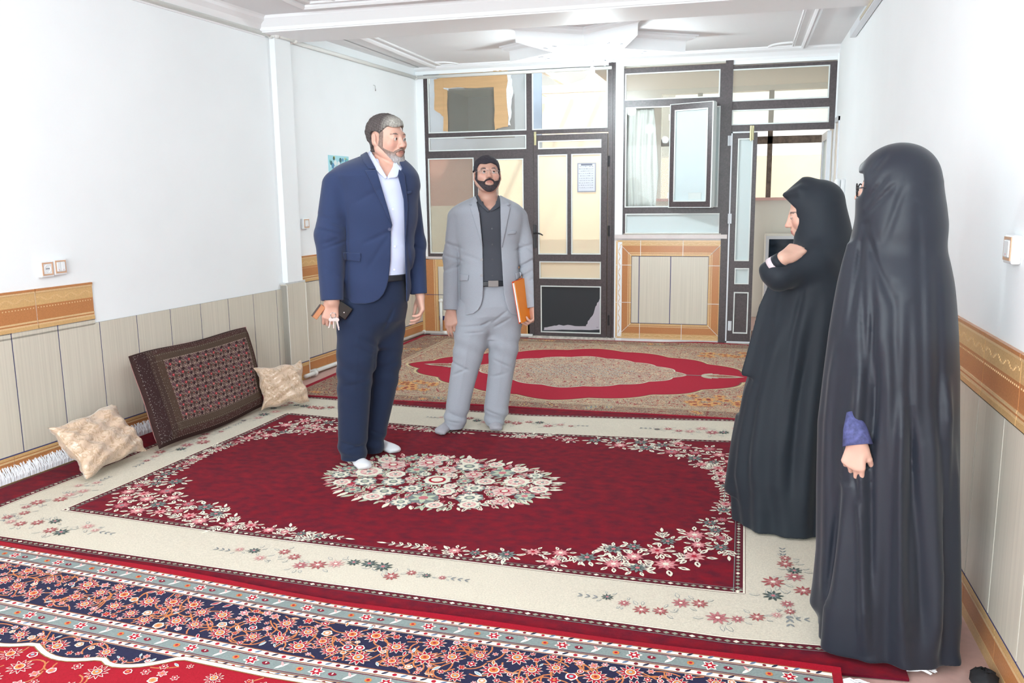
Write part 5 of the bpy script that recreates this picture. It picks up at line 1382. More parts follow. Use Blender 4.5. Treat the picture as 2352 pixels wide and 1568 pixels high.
# ------------------------------------------------------------------ people
def halfcut(c, d, r=.11):
    """removes what lies beyond point c in direction d, within radius r"""
    c = np.array(c, float); d = np.array(d, float); d /= np.linalg.norm(d)
    def f(X, Y, Z):
        h = -((X-c[0])*d[0]+(Y-c[1])*d[1]+(Z-c[2])*d[2]); s = np.sqrt((X-c[0])**2+(Y-c[1])**2+(Z-c[2])**2)-r
        return np.maximum(h, s)
    return f, c-r, c+r
def below(z): return (lambda X, Y, Z: z-Z+0*X+0*Y, None, None)
def above(z): return (lambda X, Y, Z: Z-z+0*X+0*Y, None, None)
def shell(F, t): F.F = np.maximum(F.F, -(F.F+t)); return F
def chain(F, pts, rs, k=.02):
    for a, b, ra, rb in zip(pts[:-1], pts[1:], rs[:-1], rs[1:]): F.add(rcone(a, b, ra, rb), k)
def pad(P, Fb, off, thick, poly, lo, hi, b, name, mt, parent, smooth=1):
    """a cloth piece lying on the surface of Fb: shell at distance off, cut to a pixel polygon"""
    G = Fb.copy(); G.F = np.abs(G.F-off)-thick
    pts = [P.l(u, v, b)[[0,2]] for u, v in poly]
    G.add(poly2(pts, lo=lo, hi=hi), 0, 'i') if False else None
    f, l_, h_ = poly2(pts, lo=lo, hi=hi); sl = G.sl(np.array(l_)-.01, np.array(h_)+.01, .01); X, Y, Z = G.pts(sl)
    H = object.__new__(Field); H.h = G.h; H.ax = [G.ax[i][sl[i]] for i in range(3)]; H.lo = np.array([a[0] for a in H.ax]); H.F = np.maximum(G.F[sl], f(X, Y, Z).astype(np.float32)); H.n = list(H.F.shape)
    return P.obj(name, H.mesh(smooth), mt, parent)
def crop(F, lo, hi):
    sl = F.sl(lo, hi, 0); H = object.__new__(Field); H.h = F.h; H.ax = [F.ax[i][sl[i]] for i in range(3)]; H.lo = np.array([a[0] for a in H.ax]); H.F = F.F[sl].copy(); H.n = list(H.F.shape); return H
def hairpiece(P, Fh, H, name, mt, parent, off, region, colf, smooth=1, extra=None):
    """hair or beard: shell over the head surface wherever region(x,y,z) < 0 in the head frame"""
    r = .17*H.k; G = crop(Fh, H.c-r, H.c+r); X, Y, Z = G.pts((slice(None),)*3); x, y, z = H.tr(X, Y, Z)
    g = region(x, y, z)*H.k; o = off(x, y, z)*H.k if callable(off) else off*H.k
    G.F = np.maximum(np.maximum(G.F-o, -(G.F+.006)), g).astype(np.float32)
    return P.obj(name, G.mesh(smooth), mt, parent, colf)

def crease(F, a, b, w, depth, side=1):
    X, Y, Z = F.pts((slice(None),)*3)
    a, b = np.array(a), np.array(b); d = b-a; L2 = d@d; t = np.clip(((X-a[0])*d[0]+(Z-a[2])*d[2])/(d[0]**2+d[2]**2), 0, 1)
    q = np.sqrt((X-a[0]-d[0]*t)**2+(Z-a[2]-d[2]*t)**2); F.F = (F.F+depth*np.exp(-(q/w)**2)*(Y*side > -.06)*np.sin(PI*np.clip(t,.02,.98))**.5).astype(np.float32)
def suit_man(P, s):
    root = empty('person', P.O, label=s['label'], cat='person')
    H = s['head']; hz = s['h']
    # garments' common torso volume
    T = Field((-.42,-.30,s['z_hip']-.06), (.42,.30,s['z_top']+.04), s['hj'])
    T.add(loft(P.sil(s['torso'], s.get('cb',0), s['ratio']), n=2.25, smooth=8, disp=s.get('tdisp')))
    J = T.copy()
    for arm in s['sleeves']:
        chain(J, arm['p'], arm['r'], .028)
    # creases
    X, Y, Z = J.pts((slice(None),)*3)
    for arm in s['sleeves']:
        for (c, d, w, amp) in arm.get('folds', ()):
            q = ((X-c[0])*d[0]+(Y-c[1])*d[1]+(Z-c[2])*d[2]); rr = np.sqrt((X-c[0])**2+(Y-c[1])**2+(Z-c[2])**2)
            J.F = (J.F+amp*np.exp(-(q/w)**2)*np.exp(-(rr/.075)**2)).astype(np.float32)
    for (u0,v0,u1,v1,w,dp) in s['jcreases']: crease(J, P.l(u0,v0,.1), P.l(u1,v1,.1), w, dp)
    Jb = J.copy(); shell(J, .011)
    neck0, neck1, nr = s['neck']
    J.add(rcone(neck0, neck1, nr+.016, nr+.020), .01, 's')
    pts = [P.l(u, v, s['bf'])[[0,2]] for u, v in s['open']]
    J.add(poly2(pts, lo=s.get('b0',0.02), hi=.35), .004, 's')
    J.add(below(s['z_hem']), 0, 'i')
    for arm in s['sleeves']: J.add(halfcut(arm['p'][-1], np.array(arm['p'][-1])-np.array(arm['p'][-2]), .10), .002, 's')
    P.obj('jacket', J.mesh(1), s['m_jacket'], root)
    jk = [o for o in root.children if o.name.startswith('jacket')][0]
    for poly in s['lapels']: pad(P, Jb, .0045, .0058, poly, .0, .35, s['bf'], 'lapel', s['m_jacket'], jk)
    for poly in s['flaps']: pad(P, Jb, .003, .0045, poly, .0, .35, s['bf'], 'pocket_flap', s['m_jacket'], jk)
    for u, v in s['buttons']:
        c = P.l(u, v, s['bf']); Fp = Jb.F; ia = int((c[0]-Jb.lo[0])/Jb.h); iz = int((c[2]-Jb.lo[2])/Jb.h); col = Fp[ia,:,iz]; ib = np.where(col < 0)[0].max(); b = Jb.lo[1]+Jb.h*ib+.004
        m = MB(); q = P.w(np.array([c[0],b,c[2]])); q2 = P.w(np.array([c[0],b+.006,c[2]])); m.tube([q,q2], .009, 12); m.build('button', s['m_button'], jk)
    # shirt and collar
    S = T.copy(); S.F += .017; S.add(rcone(neck0, neck1, nr+.006, nr+.004), .02); S.add(rcone(neck1+(neck1-neck0)*.15, neck1+(neck1-neck0)*2, nr+.05, nr+.05), 0, 's')
    S.add(poly2([P.l(u, v, s['bf'])[[0,2]] for u, v in s['vneck']], lo=.0, hi=.35), .002, 's'); S.add(below(s['z_belt']), 0, 'i')
    nk = T.copy(); nk.F += .017; nk.add(rcone(neck0, neck1, nr+.008, nr+.010), .015)
    P.obj('shirt', S.mesh(1), s['m_shirt'], root)
    sh = [o for o in root.children if o.name.startswith('shirt')][0]
    for poly in s['collar']: pad(P, nk, .006, .0055, poly, -.05, .35, s['bf'], 'collar', s['m_shirt'], sh)
    for u, v in s['sbuttons']:
        c = P.l(u, v, s['bf']); ia = int((c[0]-S.lo[0])/S.h); iz = int((c[2]-S.lo[2])/S.h); col = S.F[ia,:,iz]; ib = np.where(col < 0)[0].max(); b = S.lo[1]+S.h*ib+.003
        m = MB(); m.tube([P.w(np.array([c[0],b,c[2]])), P.w(np.array([c[0],b+.004,c[2]]))], .0055, 10); m.build('button', s['m_sbutton'], sh)
    # trousers
    R_ = Field((-.42,-.32,.03), (.42,.30,s['z_belt']+.03), hz)
    R_.add(loft([(z, ca, cb, wa-.014, wb-.024) for z, ca, cb, wa, wb in P.sil(s["pelvis"], s.get('cb',0), s['ratio'])], n=2.3, smooth=6))
    for leg in s['legs']: R_.add(loft(P.sil(leg['rows'], leg['b'], leg['ratio'], b=leg['b']), n=2.2, disp=leg.get('disp'), smooth=6), .05)
    R_.add(above(s['z_belt']), 0, 'i')
    for leg in s['legs']:
        c = P.l(leg['rows'][-1][1]*.5+leg['rows'][-1][2]*.5, leg['rows'][-1][0]+12, leg['b']); R_.add(rcone(c-np.array([0,0,.06]), c+np.array([0,0,.05]), .045, .036), .002, 's')
    for (u0,v0,u1,v1,w,dp) in s['tcreases']: crease(R_, P.l(u0,v0,.08), P.l(u1,v1,.08), w, dp)
    P.obj('trousers', R_.mesh(1), s['m_trousers'], root)
    B_ = T.copy(); zb = s['z_belt']; B_.F = B_.F+.013; B_.add(above(zb+.004), 0, 'i'); B_.add(below(zb-.032), 0, 'i')
    B_ = crop(B_, (-.42,-.3,zb-.06), (.42,.3,zb+.03)); P.obj('belt', B_.mesh(0), M_leather, root)
    if 'buckle' in s:
        bt = [o for o in root.children if o.name.startswith('belt')][0]
        c0 = P.l(*s['buckle'][0], s['bf']+.0); c1 = P.l(*s['buckle'][1], s['bf']); m = MB(); bb = s['buckle'][2]
        e = lambda a_, b_, z_: P.w(np.array([a_, b_, z_]))
        V = [e(a_,b_,z_) for z_ in (c1[2],c0[2]) for (a_,b_) in ((c0[0],bb),(c1[0],bb),(c1[0],bb+.008),(c0[0],bb+.008))]
        m.raw(V, [(0,3,2,1),(4,5,6,7),(0,1,5,4),(1,2,6,5),(2,3,7,6),(3,0,4,7)]); m.build('buckle', M_buckle, bt, bevel=.002)
    # body: head, neck, trunk, limbs, hands and feet in one skin
    K = s['bounds']; Bd = Field((K[0],-.34,0), (K[1],.34,s['z_head']), s['hb'])
    H.sculpt(Bd, cheek=s.get('cheek',1))
    Bd.add(rcone(H.pt(0,-.022,-.05), neck1, nr-.004, nr-.002), .02); Bd.add(rcone(neck1, neck0, nr-.002, nr+.006), .015)
    Bd.add(loft([(z, ca, cb, wa-.045, wb-.040) for z, ca, cb, wa, wb in P.sil(s['torso'], s.get('cb',0), s['ratio'])[1:-2]], n=2.2), .02)
    for arm in s['sleeves']:
        chain(Bd, arm['p'], [min(r-.022, .045) for r in arm['r']], .02)
        hd = arm['hand']; hand(Bd, **hd)
    for leg in s['legs']:
        hp = P.l(sum(leg['rows'][0][1:3])/2, leg['rows'][0][0], leg['b']); kn = P.l(sum(leg['rows'][len(leg['rows'])//2][1:3])/2, leg['rows'][len(leg['rows'])//2][0], leg['b']); an = np.array([leg['heel'][0], leg['heel'][1], .11])+np.array([*(np.array(leg['toe'])-np.array(leg['heel']))*.2, 0])
        hp[2] = min(hp[2], s['z_belt']-.14)
        chain(Bd, [hp, kn, an], [.052,.046,.033], .03); foot(Bd, leg['heel'], leg['toe'], grow=-.004)
    flatten(Bd, .016)
    Hb = crop(Bd, H.c-.2, H.c+.2)
    P.obj('body', Bd.mesh(1), M_skin, root, skin_col([H], s['skin'], s['lip'], s.get('extra')))
    body = [o for o in root.children if o.name.startswith('body')][0]; body['label'] = 'skin of the head and hands'
    H.eyes(P, root, *s['gaze'])
    for leg in s['legs']:
        lo = np.minimum(leg['heel'], leg['toe'])-.08; hi = np.maximum(leg['heel'], leg['toe'])+.08
        G = Field((lo[0],lo[1],0), (hi[0],hi[1],.17), .004); foot(G, leg['heel'], leg['toe']); flatten(G); P.obj('sock', G.mesh(1), s['m_sock'], root)
    hairpiece(P, Hb, H, 'hair', M_hair, root, *s['hair']); hairpiece(P, Hb, H, 'beard', M_hair, root, *s['beard'])
    return root, Bd
M_leather = mat('black_leather', lin((30,32,40)), .4); M_buckle = mat('buckle_metal', lin((120,114,112)), .4, metal=.4)

# ---------- tall man in the blue suit
P1 = Person(-2.12, 4.47)
H1 = Head(P1.l(889,321,.03), 44, -3, 0, 1.11)
A3 = lambda P, u, v, b: np.array(P.l(u, v, b))
def folds_t(x, y, Z, wa, wb): return .004*np.sin(14*x+9*Z)*(y > -.1)+.003*np.sin(31*Z+6*x)
def legdisp(seed, zk, amp=.006):
    def f(x, y, Z, wa, wb): return amp*.55*np.sin(60*Z+22*x+seed)*np.exp(-((Z-zk)/.12)**2)+amp*.9*np.sin(64*Z+20*x+seed)*np.exp(-((Z-.10)/.06)**2)+amp*.5*np.sin(34*Z-26*x+seed)*np.exp(-((Z-zk-.25)/.10)**2)+.004*np.sin(7*Z+13*x+seed)-.004*np.exp(-((x-.0)/.012)**2)*0
    return f
def ear_clear(x, y, z): return np.where(np.abs(x) > .055, .037-np.sqrt((y+.006)**2+(z+.006)**2*.7), -1.)
def hair1_region(x, y, z):
    line = .064+.018*np.sin(x*60)*.3-np.maximum(0, (.052-y))*1.45       # hairline drops behind the temples
    back = np.where(y < -.02, -.062, line); r = back-z
    return np.maximum(r, ear_clear(x, y, z))
def noise3(x, y, z, s): return (np.sin(x*s)+np.sin(y*s*1.3+1)+np.sin(z*s*1.1+2)+np.sin((x+y)*s*1.9)+np.sin((y-z)*s*2.3))/5
def beard_region(x, y, z, top=-.028, must=True):
    jaw = np.maximum(z-(top-.50*np.maximum(0, y)), .004-y)         # below a line sloping from sideburn to mouth
    mo = ((x/.030)**2+((z+.068)/.016)**2-1)*.012                          # skin round the lips
    mo2 = ((x/.023)**2+((z+.062)/.0095)**2-1)*.006
    mus = np.maximum(np.maximum(np.abs(x)-.034, np.abs(z+.0470+.012*(x/.03)**2)-.0062), .07-y)
    side = np.maximum(np.maximum(np.abs(y-.026)-.011, np.abs(z+.012)-.052), .045-np.abs(x)); jaw = np.minimum(jaw, side)
    reg = np.maximum(jaw, np.where(y > .06, -mo, -1.)); reg = np.minimum(reg, mus); reg = np.maximum(reg, np.where(y > .06, -mo2, -1.))
    reg = np.maximum(reg, -.108-z-.25*(y-.02)+.030*(x/.05)**2); return np.maximum(reg, -1*(np.abs(x) < 9)+ (np.sqrt((y+.010)**2+z**2) < .022)*1.0)
def hcol(base, grey, gf, seed=1):
    b, g = np.array(lin(base)), np.array(lin(grey))
    def f(V):
        k = np.clip(gf(V)+.25*vnoise(V,190,seed), 0, 1)[:,None]; return b*(1-k)+g*k
    return f
M_navy_suit = cloth('navy_wool', (44,56,88)); M_navy_tr = cloth('navy_trouser_wool', (30,40,64)); M_shirt = cloth('white_blue_shirt', (205,212,238), .8, .02)
M_bbtn = mat('navy_button', lin((34,42,80)), .25); M_wbtn = mat('pearl_button', lin((226,228,240)), .25)
M_wsock = cloth('white_sock', (215,215,220), .9, .04, 300)
c1a, c1b, c1c = A3(P1,768,424,.07), A3(P1,757,540,.10), A3(P1,763,690,.16)
d1a, d1b, d1c = A3(P1,940,442,-.08), A3(P1,952,560,-.10), A3(P1,963,675,-.05)
hl1 = P1.f(793,1058); tl1 = P1.f(846,1086); hl2 = P1.f(846,1030); tl2 = P1.f(918,1047)
spec1 = dict(label='tall bearded man in a navy blue suit and white shirt, holding phone and keys', head=H1, h=.005, hj=.004, hb=.0042,
    z_hip=P1.l(850,700)[2], z_top=P1.l(850,345)[2], z_hem=P1.l(850,699,.14)[2], z_belt=P1.l(900,634,.14)[2], z_head=2.02, bounds=(-.42,.42),
    torso=[(350,848,912),(358,830,922),(370,797,938),(384,768,952),(400,752,962),(430,758,966),(480,768,962),(540,774,952),(600,779,948),(650,783,944),(715,786,940)],
    ratio=.80, cb=0, bf=.15, tdisp=folds_t, b0=.0,
    sleeves=[dict(p=[c1a,c1b,c1c], r=[.068,.080,.062], hand=dict(W=A3(P1,764,688,.16), d=np.array([-.18,-.05,-1.]), n=np.array([.1,-1.,.05]), side=1, k=1.12, curl=((30,45,25),(34,48,26),(40,50,28),(46,52,28)), thumb=(30,60)),
                  folds=[((c1b[0],c1b[1]+.07,c1b[2]+.02),(.3,0,.95),.012,.010),((c1b[0]+.03,c1b[1]+.07,c1b[2]-.05),(-.3,0,.95),.010,.008),((c1b[0]-.02,c1b[1]+.07,c1b[2]+.10),(.2,0,.98),.012,.007)]),
             dict(p=[d1a,d1b,d1c], r=[.058,.064,.046], hand=dict(W=A3(P1,965,676,-.05), d=np.array([.06,.1,-1.]), n=np.array([-1.,.15,0]), side=-1, k=1.08, curl=((22,30,22),(26,34,24),(30,36,26),(34,38,28)), thumb=(38,18)),
                  folds=[((d1b[0]-.03,d1b[1]+.06,d1b[2]),(.4,0,.9),.012,.008)])],
    neck=(A3(P1,884,398,-.01), A3(P1,880,366,-.015), .066),
    open=[(846,335),(843,346),(864,391),(891,485),(901,516),(898,527),(897,600),(893,640),(888,660),(881,675),(871,687),(858,694),(840,698),(800,699),(800,760),(936,760),(935,700),(933,630),(931,590),(929,520),(927,460),(914,404),(924,386),(905,340)],
    vneck=[(862,330),(873,381),(888,408),(903,382),(912,330)],
    lapels=[[(838,392),(864,390),(893,487),(901,517),(889,497)],[(827,353),(843,345),(864,390),(846,388),(835,373)],[(916,388),(929,402),(938,470),(932,560),(929,500),(926,450),(913,405)]],
    flaps=[[(787,580),(829,580),(828,601),(790,598)],[(908+25,440),(946,438),(946,445),(934,447)]], buttons=[(894,526)],
    m_jacket=M_navy_suit, m_button=M_bbtn, m_shirt=M_shirt, m_sbutton=M_wbtn, m_trousers=M_navy_tr, m_sock=M_wsock,
    collar=[[(841,346),(849,338),(874,382),(889,409),(884,412),(863,391)],[(889,411),(903,382),(911,372),(924,389),(911,408)]], sbuttons=[(902,480),(907,566),(906,620)],
    pelvis=[(622,800,936),(650,792,936),(690,784,938),(735,782,928),(765,806,900),(790,840,875)],
    legs=[dict(rows=[(672,800,862,.02,.07),(700,780,864,.03,.085),(760,770,868,.05,.10),(820,771,866),(880,774,858),(950,778,852),(1000,778,846),(1030,778,842),(1052,784,840)], b=.07, ratio=.95, heel=hl1[:2], toe=tl1[:2], disp=legdisp(1,.55)),
          dict(rows=[(672,855,920,-.05,.07),(700,850,934,-.06,.08),(760,846,930,-.09,.10),(820,842,922),(880,838,912),(950,834,898),(1000,832,888),(1022,834,884),(1037,838,880)], b=-.10, ratio=.95, heel=hl2[:2], toe=tl2[:2], disp=legdisp(3,.55))],
    tcreases=[(800,750,875,800,.010,.006),(880,760,905,705,.010,.006),(812,790,868,815,.010,.005),(785,1010,832,1022,.009,.007),(790,1030,835,1016,.008,.006),(850,1000,882,1012,.009,.006),(860,800,848,1000,.010,.006),(795,880,850,868,.012,.004),(880,850,915,838,.012,.004),(826,720,815,900,.010,-.003)],
    jcreases=[(795,470,800,690,.009,.006),(895,530,830,560,.014,.006),(895,535,840,620,.014,.004),(880,430,805,470,.016,.004),(935,560,948,650,.010,.006),(745,500,790,520,.012,.007),(740,560,785,545,.012,.007),(745,610,785,640,.012,.005)],
    skin=(204,160,143), lip=(176,120,108), extra=dict(brow=(96,80,76)), gaze=(.28,-.04),
    hair=(lambda x,y,z: .010+.010*np.clip((y-.02)/.06,0,1)*np.clip((z-.06)/.03,0,1)+.0035*noise3(x,y,z,160), hair1_region, hcol((74,66,66),(176,172,164), lambda V: np.clip((H1.trV(V)[1]-.02)/.05,0,1)*.8)),
    beard=(lambda x,y,z: .0044+.0006*noise3(x,y,z,240)+.005*np.clip((-z-.08)/.03,0,1), lambda x,y,z: beard_region(x,y,z,-.022), hcol((134,112,102),(176,172,172), lambda V: np.clip((-H1.trV(V)[2]-.062)/.035,0,1))))
man1, BF1 = suit_man(P1, spec1)

# things in his hand
def obj_box(P, name, c, ax, ay, az, sx, sy, sz, mt, parent=None, bevel=.004):
    c, ax, ay, az = (np.array(v, float) for v in (c, ax, ay, az)); ax /= np.linalg.norm(ax); ay -= ax*(ax@ay); ay /= np.linalg.norm(ay); az = np.cross(ax, ay)
    m = MB(); V = [P.w(c+ax*(i-.5)*sx+ay*(j-.5)*sy+az*(k-.5)*sz) for k in (0,1) for (i,j) in ((0,0),(1,0),(1,1),(0,1))]
    m.raw(V, [(0,3,2,1),(4,5,6,7),(0,1,5,4),(1,2,6,5),(2,3,7,6),(3,0,4,7)]); return m.build(name, mt, parent, bevel=bevel)
M_phone = mat('phone_glass', lin((14,18,20)), .18)
pc = A3(P1,779,707,.145)
e = empty('mobile_phone', P1.w(pc), label='black mobile phone held in the blue suited man\'s hand', cat='phone')
ax_ = np.array([.80,0,-.60]); ay_ = np.array([.60,0,.80])
obj_box(P1, 'body', pc, ax_, ay_, (0,1,0), .135, .078, .010, M_phone, e, .009)
obj_box(P1, 'camera_lens', pc+np.array([.026,.0065,-.026]), ax_, ay_, (0,1,0), .007, .007, .003, M_metal, e, .001)
wc = A3(P1,732,716,.165)
e = empty('wallet', P1.w(wc), label='small tan leather wallet held by the blue suited man\'s fingertips', cat='wallet')
obj_box(P1, 'cover', wc, (-.62,.1,-.78), (.78,0,-.62), (0,1,0), .085, .034, .016, mat('tan_leather', lin((176,112,70)), .5), e, .003)
obj_box(P1, 'lining', wc+np.array([-.014,.004,.010]), (-.62,.1,-.78), (.78,0,-.62), (0,1,0), .080, .008, .018, mat('dark_lining', lin((60,44,40)), .5), e, .001)
kc = A3(P1,765,724,.175)
e = empty('key_bunch', P1.w(kc), label='bunch of silver keys on a ring hanging from the blue suited man\'s hand', cat='keys')
m = MB(); m.tube([P1.w(kc+np.array([.015*math.cos(t_), .004*math.sin(2*t_), .015*math.sin(t_)])) for t_ in np.linspace(0,2*PI,25)], .0022, 6); m.build('ring', M_metal, e, smooth=True)
for i,(dx,rot,ln) in enumerate(((-.012,.25,.060),(.001,.02,.062),(.014,-.2,.066),(.020,-.12,.072))):
    o = kc+np.array([dx,.004*(i-1),-.012]); d = np.array([math.sin(-rot),0,-math.cos(rot)]); s_ = np.array([d[2],0,-d[0]]); m = MB()
    P_ = [o+d*.012+(d*math.cos(t_)+s_*math.sin(t_))*.011 for t_ in np.linspace(0,2*PI,13)[:-1]]; yv = np.array([0,.0013,0])
    m.raw([P1.w(p-yv) for p in P_]+[P1.w(p+yv) for p in P_], [tuple(range(12)),tuple(range(23,11,-1))]+[(k,(k+1)%12,12+(k+1)%12,12+k) for k in range(12)])
    Q = [(.02,-.003),(.02,.003),(ln,.003),(ln,-.001),(ln-.005,-.004),(ln-.010,-.002),(ln-.016,-.005),(ln-.022,-.003)]
    P_ = [o+d*a_+s_*b_ for a_, b_ in Q]; n_ = len(Q); m.raw([P1.w(p-yv) for p in P_]+[P1.w(p+yv) for p in P_], [tuple(range(n_)),tuple(range(2*n_-1,n_-1,-1))]+[(k,(k+1)%n_,n_+(k+1)%n_,n_+k) for k in range(n_)])
    m.build('key', M_metal, e)

# ---------- man in the light grey suit, looking up
P2 = Person(-1.72, 5.27)
H2 = Head(P2.l(1119,404,.02), 6, 13, 0, .99)
def hair2_region(x, y, z):
    line = .061+.004*np.sin(x*90)-np.maximum(0, (.050-y))*1.45; back = np.where(y < -.025, -.055, line); r = back-z
    return np.maximum(r, ear_clear(x, y, z))
M_grey_suit = cloth('grey_wool', (158,161,170)); M_dshirt = cloth('charcoal_shirt', (70,72,80), .8, .05); M_gbtn = mat('grey_button', lin((150,148,150)), .3); M_dbtn = mat('dark_button', lin((54,54,62)), .3); M_gsock = cloth('grey_sock', (165,163,170), .9, .05, 300)
e1a, e1b, e1c = A3(P2,1046,500,0), A3(P2,1038,590,-.02), A3(P2,1034,712,.05)
f1a, f1b, f1c = A3(P2,1194,500,0), A3(P2,1212,590,-.02), A3(P2,1227,706,.05)
h1 = P2.f(1048,978); t1 = P2.f(1006,1006); h2 = P2.f(1126,967); t2 = P2.f(1142,997)
spec2 = dict(label='bearded man in a light grey suit and dark shirt with glasses, looking up', head=H2, h=.005, hj=.004, hb=.0042,
    z_hip=P2.l(1120,730)[2], z_top=P2.l(1120,448)[2], z_hem=P2.l(1120,727,.13)[2], z_belt=P2.l(1130,647,.13)[2], z_head=1.86, bounds=(-.42,.42),
    torso=[(446,1100,1142),(452,1088,1154),(462,1062,1178),(472,1042,1198),(486,1034,1206),(510,1038,1203),(560,1052,1192),(610,1054,1194),(660,1052,1198),(700,1050,1200),(745,1048,1200)],
    ratio=.68, bf=.13, tdisp=lambda x,y,Z,wa,wb: .003*np.sin(14*x+9*Z)+.002*np.sin(25*Z-6*x), b0=.0,
    sleeves=[dict(p=[e1a,e1b,e1c], r=[.050,.056,.046], hand=dict(W=A3(P2,1036,712,.05), d=np.array([.05,.12,-1.]), n=np.array([.15,-.8,.0]), side=1, k=1.02, curl=((14,20,14),(18,24,16),(24,28,18),(28,32,20)), thumb=(26,12)),
                  folds=[((e1b[0],e1b[1]+.05,e1b[2]),(.3,0,.95),.010,.008),((e1b[0],e1b[1]+.05,e1b[2]-.07),(-.3,0,.95),.010,.007),((e1b[0],e1b[1]+.05,e1b[2]+.08),(.3,0,.95),.010,.006)]),
             dict(p=[f1a,f1b,f1c], r=[.050,.058,.048], hand=dict(W=A3(P2,1227,704,.05), d=np.array([-.12,.12,-1.]), n=np.array([-1.,.35,-.1]), side=-1, k=1.0, curl=((48,52,30),(54,56,30),(58,56,30),(60,56,30)), thumb=(28,16)),
                  folds=[((f1b[0],f1b[1]+.05,f1b[2]-.03),(-.5,0,.85),.010,.009),((f1b[0],f1b[1]+.05,f1b[2]-.10),(-.5,0,.85),.010,.009),((f1b[0]-.02,f1b[1]+.05,f1b[2]+.07),(-.3,0,.9),.010,.007)])],
    neck=(A3(P2,1122,478,0), A3(P2,1120,452,-.01), .061),
    open=[(1096,440),(1093,452),(1100,490),(1109,571),(1110,655),(1109,682),(1105,700),(1098,712),(1088,720),(1072,725),(1050,727),(1050,790),(1200,790),(1200,728),(1186,726),(1176,722),(1168,712),(1162,696),(1158,676),(1156,655),(1151,568),(1149,490),(1149,458),(1146,440)],
    vneck=[(1105,440),(1112,470),(1124,484),(1139,468),(1142,440)],
    lapels=[[(1079,477),(1093,459),(1101,490),(1109,571),(1103,552)],[(1081,461),(1093,450),(1097,462),(1090,470),(1077,471)],[(1172,477),(1150,460),(1149,490),(1152,571),(1158,545)],[(1150,452),(1168,462),(1174,471),(1158,472),(1150,462)]],
    flaps=[[(1055,631),(1077,631),(1075,645),(1055,647)],[(1184,627),(1199,627),(1200,642),(1187,643)],[(1166,532),(1186,530),(1186,537),(1166,539)]], buttons=[(1106,596),(1106,632)],
    m_jacket=M_grey_suit, m_button=M_gbtn, m_shirt=M_dshirt, m_sbutton=M_dbtn, m_trousers=M_grey_suit, m_sock=M_gsock,
    collar=[[(1092,452),(1097,446),(1112,470),(1125,484),(1121,488),(1101,470)],[(1125,487),(1138,468),(1146,447),(1152,456),(1150,474),(1136,482)]], sbuttons=[(1130,525),(1131,562),(1131,596),(1131,633)],
    pelvis=[(638,1062,1190),(665,1056,1194),(700,1048,1200),(722,1052,1196),(746,1078,1172),(768,1108,1144)],
    legs=[dict(rows=[(680,1065,1118,.0,.07),(705,1050,1125,.0,.085),(730,1043,1126,.01,.10),(760,1042,1122),(800,1040,1114),(850,1034,1100),(900,1029,1088),(945,1024,1078),(970,1021,1070),(986,1020,1064)], b=.02, ratio=.92, heel=h1[:2], toe=t1[:2], disp=legdisp(2,.60,.006)),
          dict(rows=[(680,1132,1186,-.01,.07),(705,1124,1198,-.01,.085),(730,1124,1204,-.02,.10),(760,1125,1198),(800,1125,1192),(850,1122,1180),(900,1115,1171),(945,1109,1166),(965,1112,1160),(980,1117,1156)], b=-.03, ratio=.92, heel=h2[:2], toe=t2[:2], disp=legdisp(5,.60,.006))],
    tcreases=[(1055,750,1118,744,.007,.007),(1064,764,1112,760,.007,.006),(1130,740,1165,712,.008,.008),(1134,752,1172,730,.008,.007),(1128,735,1100,750,.008,.007),(1036,832,1078,850,.009,.008),(1040,862,1072,846,.008,.008),(1134,828,1178,848,.009,.008),(1126,870,1165,858,.009,.006),(1032,948,1064,962,.009,.008),(1026,966,1060,972,.008,.006),(1114,946,1150,958,.009,.007),(1080,760,1052,930,.009,-.003),(1160,760,1142,930,.009,-.003)],
    jcreases=[(1053,560,1054,700,.008,.006),(1192,560,1196,700,.008,.006),(1106,598,1065,585,.012,.004),(1028,560,1052,580,.010,.006),(1026,620,1050,606,.010,.006),(1202,560,1232,585,.010,.007),(1208,610,1238,592,.010,.007),(1212,650,1240,632,.010,.006),(1215,672,1240,690,.009,.005)],
    skin=(200,156,139), lip=(172,114,102), extra=dict(brow=(60,48,52)), gaze=(.10,.06), buckle=((1121,644),(1145,658),.134),
    hair=(lambda x,y,z: .009+.006*np.clip((z-.06)/.03,0,1)+.003*noise3(x,y,z,170), hair2_region, hcol((48,44,52),(86,82,90), lambda V: .1+0*V[:,0])),
    beard=(lambda x,y,z: .0066+.001*noise3(x,y,z,240)+.008*np.clip((-z-.08)/.03,0,1), lambda x,y,z: beard_region(x,y,z,-.014), hcol((56,46,50),(96,92,98), lambda V: .1+0*V[:,0])))
man2, BF2 = suit_man(P2, spec2)
# rimless glasses he wears
m = MB()
for q in (-1,1):
    pts = [H2.pt(q*.033+.024*math.cos(t_)*1.05, .108-.22*abs((q*.033+.024*math.cos(t_)))**1*.25, .001+.0145*math.sin(t_)*(1 if abs(math.sin(t_))<.9 else .95)) for t_ in np.linspace(0,2*PI,25)]
    m.tube([P2.w(np.array(p)) for p in pts], .0006, 5)
    m.tube([P2.w(H2.pt(q*.058,.096,.008)), P2.w(H2.pt(q*.078,.085,.008)), P2.w(H2.pt(q*.084,.0,.008))], .0012, 6)
m.tube([P2.w(H2.pt(-.010,.110,.008)), P2.w(H2.pt(0,.113,.010)), P2.w(H2.pt(.010,.110,.008))], .0012, 6)
for q in (-1,1): m.tube([P2.w(H2.pt(q*.010,.110,.008)), P2.w(H2.pt(q*.033,.104,.0165)), P2.w(H2.pt(q*.058,.096,.008))], .0009, 6)
gl = m.build('eyeglasses', M_metal, man2, smooth=True)
